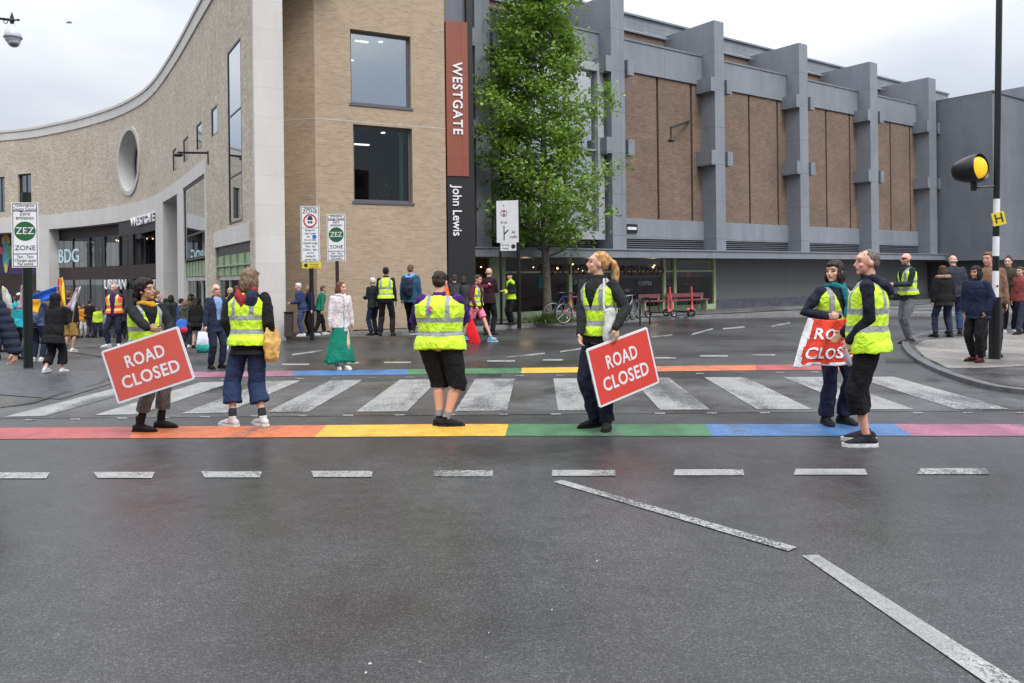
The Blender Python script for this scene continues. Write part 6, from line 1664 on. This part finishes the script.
# ================================================================ flags, wings, bags
flagm = lambda n, c: cloth(c, n)
def flag(px, py, Y, pts, mats, label, name='rainbow_flag', cat='flag', stick=None, lean=0):
    """pts: outline in metres from the base, stripes between two edges"""
    b = at(px, py, Y); o = empty(name, b, 0, label, cat, None)
    left, right = pts; n = len(mats)
    for i, m_ in enumerate(mats):
        bm = bmesh.new(); K_ = 8; g = []
        for j in range(K_ + 1):
            v = j / K_
            rowv = []
            for u in (i / n, (i + 1) / n):
                L1 = V(left[0]).lerp(V(left[1]), v); R1 = V(right[0]).lerp(V(right[1]), v); p = L1.lerp(R1, u); p.y += .05 * math.sin(v * 5 + u * 4); rowv.append(bm.verts.new(p))
            g.append(rowv)
        for a1, b1 in zip(g, g[1:]): bm.faces.new((a1[0], a1[1], b1[1], b1[0]))
        q = obj('stripe', bm, m_, o, smooth='raw'); sd = q.modifiers.new('s', 'SOLIDIFY'); sd.thickness = .006
    if stick:
        bm = bmesh.new(); tube(bm, [V(stick[0]), V(stick[1])], [.012, .012], 6); obj('stick', bm, M('wood_stick', (.3, .2, .1)), o)
    return o
rb = [flagm('flag_red', (.6, .03, .03)), flagm('flag_orange', (.75, .2, .02)), flagm('flag_yellow', (.8, .55, .05)), flagm('flag_green', (.05, .3, .08)), flagm('flag_blue', (.03, .12, .5))]
flag(61, 300, 19, (((-.10, 0, -.2), (-.04, 0, .50)), ((.16, 0, -.25), (.02, 0, .55))), rb[:3], 'red orange and yellow flag held up beside the dark entrance', stick=((.0, 0, -.9), (0, 0, .5)))
flag(73, 303, 21, (((-.2, 0, -.1), (.12, 0, .40)), ((.02, 0, -.25), (.20, 0, .45))), [flagm('flag_mauve', (.5, .3, .42)), flagm('flag_white', (.6, .6, .62))], 'pale mauve and white flag raised right of the red orange flag', stick=((-.1, 0, -.9), (.15, 0, .45)))
flag(44, 300, 18, (((-.28, 0, -.10), (-.25, 0, .12)), ((.28, 0, .05), (.32, 0, .32))), [flagm('flag_bright_blue', (.03, .13, .55))] * 1, 'bright blue flag stretched across in front of the stone pier', name='blue_flag', stick=((.28, 0, -.8), (.3, 0, .3)))
flag(7, 303, 16.5, (((-.16, 0, -.15), (-.06, 0, .36)), ((.16, 0, -.15), (.02, 0, .22))), [flagm('wing_cream', (.6, .55, .4)), flagm('wing_pale', (.5, .52, .5))], 'cream butterfly wing, left one of the pair above the crowd', name='butterfly_wing', cat='costume wing')
flag(23, 302, 16.5, (((-.16, 0, -.15), (.0, 0, .35)), ((.14, 0, -.15), (.07, 0, .42))), [flagm('wing_pink', (.6, .4, .42)), flagm('wing_mint', (.45, .58, .5))], 'pale pink and mint butterfly wing, right one of the pair above the crowd', name='butterfly_wing', cat='costume wing')
flag(33, 306, 17.5, (((-.14, 0, -.12), (-.10, 0, .14)), ((.14, 0, -.16), (.14, 0, .14))), [flagm('flag_amber', (.75, .42, .03))], 'amber flag beside the green sign pole', name='amber_flag')
flag(444, 300, 20.5, (((-.16, 0, -.8), (-.06, 0, .60)), ((.34, 0, -.65), (.02, 0, .68))), [flagm('flag_coral', (.85, .19, .05))], 'bright orange flag carried in front of the black sign column', name='orange_flag', stick=((-.05, 0, -1.3), (-.02, 0, .65)))
# red bag carried by the runner
b = at(472, 331, 19.3); o = empty('red_bag', b, 0, 'bright red cloth bag hanging from the runner in pink shorts', 'bag')
bm = bmesh.new(); tube(bm, [V((.10, 0, -.02)), V((.07, 0, .18)), V((-.02, 0, .5)), V((-.03, 0, .74))], [(.10, .05), (.15, .06), (.12, .04), (.04, .02)], 14); bmesh.ops.translate(bm, vec=(0, 0, -.42), verts=bm.verts)
for v in bm.verts: v.co += V((noise.noise(v.co * 6) * .03, noise.noise(v.co * 7) * .03, 0))
obj('bag_body', bm, cloth((.75, .02, .03), 'bag_red'), o, smooth=True)
b = at(205, 351, 15.6); o = empty('shopping_bag', b, 0, 'white and teal carrier bag hanging from the suited walker\'s hand', 'bag')
bm = bmesh.new(); tube(bm, [V((0, 0, -.02)), V((0, 0, .14)), V((0, 0, .38))], [(.16, .06), (.17, .07), (.13, .03)], 16, round_=False); obj('bag_body', bm, cloth((.55, .57, .68), 'bag_white'), o, smooth=True)
bm = bmesh.new(); tube(bm, [V((0, 0, -.035)), V((0, 0, .13))], [(.164, .066), (.176, .076)], 16, round_=False); obj('teal_base', bm, cloth((.03, .28, .26), 'bag_teal'), o, smooth=True)
bm = bmesh.new(); tube(bm, [V((-.08, 0, .36)), V((0, 0, .58)), V((.08, 0, .36))], [.008] * 3, 6); obj('handle', bm, cloth((.55, .57, .68), 'bag_white'), o)
b = at(181.5, 327, 19.5); o = empty('shopping_bag', b, 0, 'blue and red plastic bag low in the crowd by the stone pier', 'bag')
bm = bmesh.new(); ball(bm, V((0, 0, 0)), (.16, .10, .20), seg=12)
for v in bm.verts: v.co += V((noise.noise(v.co * 9), noise.noise(v.co * 9 + V((3, 1, 1))), noise.noise(v.co * 8))) * .05
obj('bag_body', bm, cloth((.04, .13, .5), 'bag_blue'), o, smooth=True)
bm = bmesh.new(); ball(bm, V((.04, -.03, -.08)), (.13, .085, .10), seg=10); obj('red_corner', bm, cloth((.45, .03, .06), 'bag_red2'), o, smooth=True)

# ================================================================ bicycles and scooters
metal = M('bike_metal', (.35, .36, .38), .35, .7, var=0); tyre = M('tyre', (.015, .015, .016), .8, var=0)
def wheel(parent, c, r, name='wheel', th=.022, spokes=10):
    bm = bmesh.new(); n = 28
    tube(bm, [c + V((r * math.cos(i * 2 * math.pi / n), 0, r * math.sin(i * 2 * math.pi / n))) for i in range(n)], [th] * n, 8, ref=V((0, 1, 0)), closed=True); w_ = obj(name, bm, tyre, parent, smooth=True)
    bm = bmesh.new()
    tube(bm, [c + V(((r - .03) * math.cos(i * 2 * math.pi / n), 0, (r - .03) * math.sin(i * 2 * math.pi / n))) for i in range(n)], [.012] * n, 6, ref=V((0, 1, 0)), closed=True)
    for i in range(spokes): a = i * 2 * math.pi / spokes; tube(bm, [c, c + V(((r - .03) * math.cos(a), 0, (r - .03) * math.sin(a)))], [.004, .004], 4)
    tube(bm, [c + V((0, -.04, 0)), c + V((0, .04, 0))], [.025, .025], 8); obj('rim', bm, metal, w_)
    return w_
def bicycle(loc, rz, col, label, tilt=0, basket=False):
    o = empty('bicycle', loc, rz, label, 'bicycle', 'bicycles parked outside the cafe')
    o.rotation_euler = (R(tilt), 0, rz)
    wheel(o, V((-.52, 0, .34)), .32); wheel(o, V((.52, 0, .34)), .32)
    fm = cloth(col, rough=.3); bm = bmesh.new()
    bb_, st, hd, hb_ = V((-.08, 0, .30)), V((-.20, 0, .82)), V((.36, 0, .82)), V((.40, 0, .68))
    for a, b in ((bb_, st), (st, hd), (bb_, hb_), (V((-.52, 0, .34)), bb_), (V((-.52, 0, .34)), st), (hb_, hd), (hb_, V((.52, 0, .34)))): tube(bm, [a, b], [.018, .018], 8)
    obj('frame', bm, fm, o, smooth=True)
    bm = bmesh.new(); tube(bm, [hd, V((.33, 0, .98))], [.014] * 2, 6); tube(bm, [V((.25, -.26, .98)), V((.34, -.1, 1.0)), V((.34, .1, 1.0)), V((.25, .26, .98))], [.014] * 4, 8); obj('handlebar', bm, black, o)
    bm = bmesh.new(); tube(bm, [st, V((-.22, 0, .92))], [.014] * 2, 6); ball(bm, V((-.22, 0, .95)), (.14, .07, .035), seg=10); obj('saddle', bm, black, o)
    bm = bmesh.new(); tube(bm, [bb_ + V((0, -.08, -.15)), bb_ + V((0, 0, 0)), bb_ + V((0, .08, .15))], [.012] * 3, 6); tube(bm, [bb_ + V((0, -.03, 0)), bb_ + V((0, -.02, 0))], [.09, .09], 14, round_=False); obj('crank', bm, metal, o)
    if basket: bm = bmesh.new(); box(bm, .42, .70, -.16, .16, .72, .94); obj('basket', bm, M('wicker', (.25, .17, .09), .8, var=.3), o)
    return o
def B_at(px, py): return G(px, py, .12)
bicycle(B_at(569, 323), R(12), (.03, .05, .16), 'dark blue bicycle, leftmost beside the tree outside the cafe')
bicycle(B_at(577, 324), R(35), (.30, .03, .03), 'red framed bicycle behind the blue one near the tree', basket=True)
bicycle(B_at(627, 321), R(62), (.35, .36, .38), 'silver bicycle turned towards the road right of the ponytailed steward', tilt=4)
bicycle(B_at(633, 320), R(58), (.05, .05, .055), 'black bicycle leaning beside the silver one outside the cafe', tilt=-4)
# stands
for i, x in enumerate((586, 645)):
    b = B_at(x, 321.5); o = empty('bike_stand', b, R(55), 'black hoop cycle stand ' + ('between the red bicycle and the steward' if i == 0 else 'at the right end of the bicycles'), 'cycle stand', 'hoop cycle stands')
    bm = bmesh.new(); tube(bm, [V((-.35, 0, -.1)), V((-.35, 0, .68)), V((-.27, 0, .76)), V((.27, 0, .76)), V((.35, 0, .68)), V((.35, 0, -.1))], [.025] * 6, 8); obj('hoop', bm, black, o, smooth=True)
def scooter(px, py, rz, label):
    o = empty('electric_scooter', B_at(px, py), rz, label, 'scooter', 'hire scooters parked outside the cafe')
    pk = M('coral_scooter', (.58, .08, .09), .4, var=0)
    bm = bmesh.new(); box(bm, -.42, .28, -.085, .085, .15, .20); bmesh.ops.bevel(bm, geom=bm.edges[:], offset=.015, segments=2, affect='EDGES'); obj('deck', bm, black, o)
    bm = bmesh.new(); tube(bm, [V((.28, 0, .18)), V((.44, 0, .26)), V((.42, 0, .5)), V((.34, 0, 1.05))], [.05, .045, .038, .03], 10); obj('stem', bm, pk, o, smooth=True)
    bm = bmesh.new(); tube(bm, [V((.34, -.24, 1.12)), V((.35, 0, 1.1)), V((.34, .24, 1.12))], [.018] * 3, 8); tube(bm, [V((.34, 0, 1.04)), V((.34, 0, 1.12))], [.03, .03], 8); obj('handlebar', bm, black, o)
    wheel(o, V((.50, 0, .13)), .11, th=.028, spokes=0); wheel(o, V((-.50, 0, .13)), .11, th=.028, spokes=0)
    bm = bmesh.new(); tube(bm, [V((-.36, 0, .22)), V((-.5, 0, .29)), V((-.62, 0, .24))], [(.05, .012)] * 3, 8, ref=V((0, 1, 0))); obj('mudguard', bm, pk, o)
    return o
scooter(661, 317.3, R(18), 'coral hire scooter, leftmost of the three outside the cafe')
scooter(679, 316.5, R(140), 'coral hire scooter with slanted stem, middle one of the three')
scooter(690.5, 316, R(70), 'coral hire scooter, rightmost of the three outside the cafe')
# pink benches against the window
for i, (a, b) in enumerate(((640, 662), (668, 705))):
    s0, _ = fs(a, 305, .6); s1, _ = fs(b, 305, .6)
    o = empty('bench', FW((s0 + s1) / 2, .55, .12), math.atan2(D.y, D.x), ('short pink' if i == 0 else 'long pink') + ' bench against the cafe window behind the scooters', 'bench')
    Lh = (s1 - s0) / 2; pm_ = M('pink_bench', (.22, .07, .085), .6, var=.08); lm_ = M('bench_leg', (.3, .36, .22), .6)
    bm = bmesh.new(); box(bm, -Lh, Lh, -.18, .18, .42, .47); obj('seat', bm, pm_, o)
    bm = bmesh.new(); box(bm, -Lh, Lh, .13, .18, .56, .72); obj('backrest', bm, pm_, o)
    for x in (-Lh + .1, Lh - .1): bm = bmesh.new(); box(bm, x - .03, x + .03, -.15, .125, 0, .418); box(bm, x - .03, x + .03, .126, .18, 0, .56); obj('leg', bm, lm_, o)
# turquoise delivery bag inside the cafe window
b = FW(fs(543, 286, 1.1)[0], 1.1, 1.4); o = empty('delivery_bag', b, .4, 'turquoise box bag behind the cafe glass left of the tree trunk', 'bag')
bm = bmesh.new(); box(bm, -.24, .24, -.16, .16, -.25, .25); bmesh.ops.bevel(bm, geom=bm.edges[:], offset=.04, segments=2, affect='EDGES'); obj('bag_body', bm, cloth((.02, .42, .42), 'bag_turquoise'), o)

# emblem on the back of the stocky steward's vest, phone held by the tall one
q = toworld(p3, p3['T'] @ V((.075, .155, 1.315)))
em = bpy.data.objects.new('emblem', None)
bm = bmesh.new()
nrm = (p3['root'].matrix_world.to_3x3() @ (p3['A'].to_3x3() @ (p3['T'].to_3x3() @ V((0, 1, 0))))).normalized(); xr = V((0, 0, 1)).cross(nrm).normalized() * -1; up_ = V((0, 0, 1))
bpy.data.objects.remove(em)
ec = [cloth((.7, .05, .12), 'em_red'), cloth((.05, .25, .6), 'em_blue'), cloth((.75, .55, .1), 'em_yellow'), cloth((.25, .1, .4), 'em_violet')]
for i, (dx, dz) in enumerate(((0, 1), (1, 0), (-1, 0), (0, -1))):
    bm2 = bmesh.new(); c = q + nrm * .03 + xr * dx * .022 + up_ * dz * .022; s = .021
    hexa(bm2, [c + xr * a * s + up_ * b * s + nrm * e for e in (0, .004) for a, b in ((0, 1), (1, 0), (0, -1), (-1, 0))])
    part('emblem', bm2, ec[i], p3['root'])
bm.free()
q = at(846, 357, 7.1); o = empty('bottle', q, 0, 'small clear bottle in the lowered hand of the tall grey haired steward', 'bottle')
bm = bmesh.new(); tube(bm, [V((.03, 0, -.06)), V((.01, -.01, .0)), V((.0, -.01, .035)), V((-.005, -.02, .06))], [.025, .027, .018, .012], 14); obj('bottle_body', bm, M('pale_plastic', (.35, .37, .42), .15, var=0), o, smooth=True)
q = at(899, 302, 15.6)
o = empty('camera_bag', at(895.5, 297, 15.3), 0, 'small dark camera hanging at the front of the balding steward', 'camera')
bm = bmesh.new(); box(bm, -.07, .07, -.05, .05, -.06, .06); bmesh.ops.bevel(bm, geom=bm.edges[:], offset=.015, segments=2, affect='EDGES'); obj('camera_body', bm, black, o)
bm = bmesh.new(); tube(bm, [V((-.07, -.02, 0)), V((-.17, -.03, -.01))], [.04, .042], 12); obj('lens', bm, black, o)
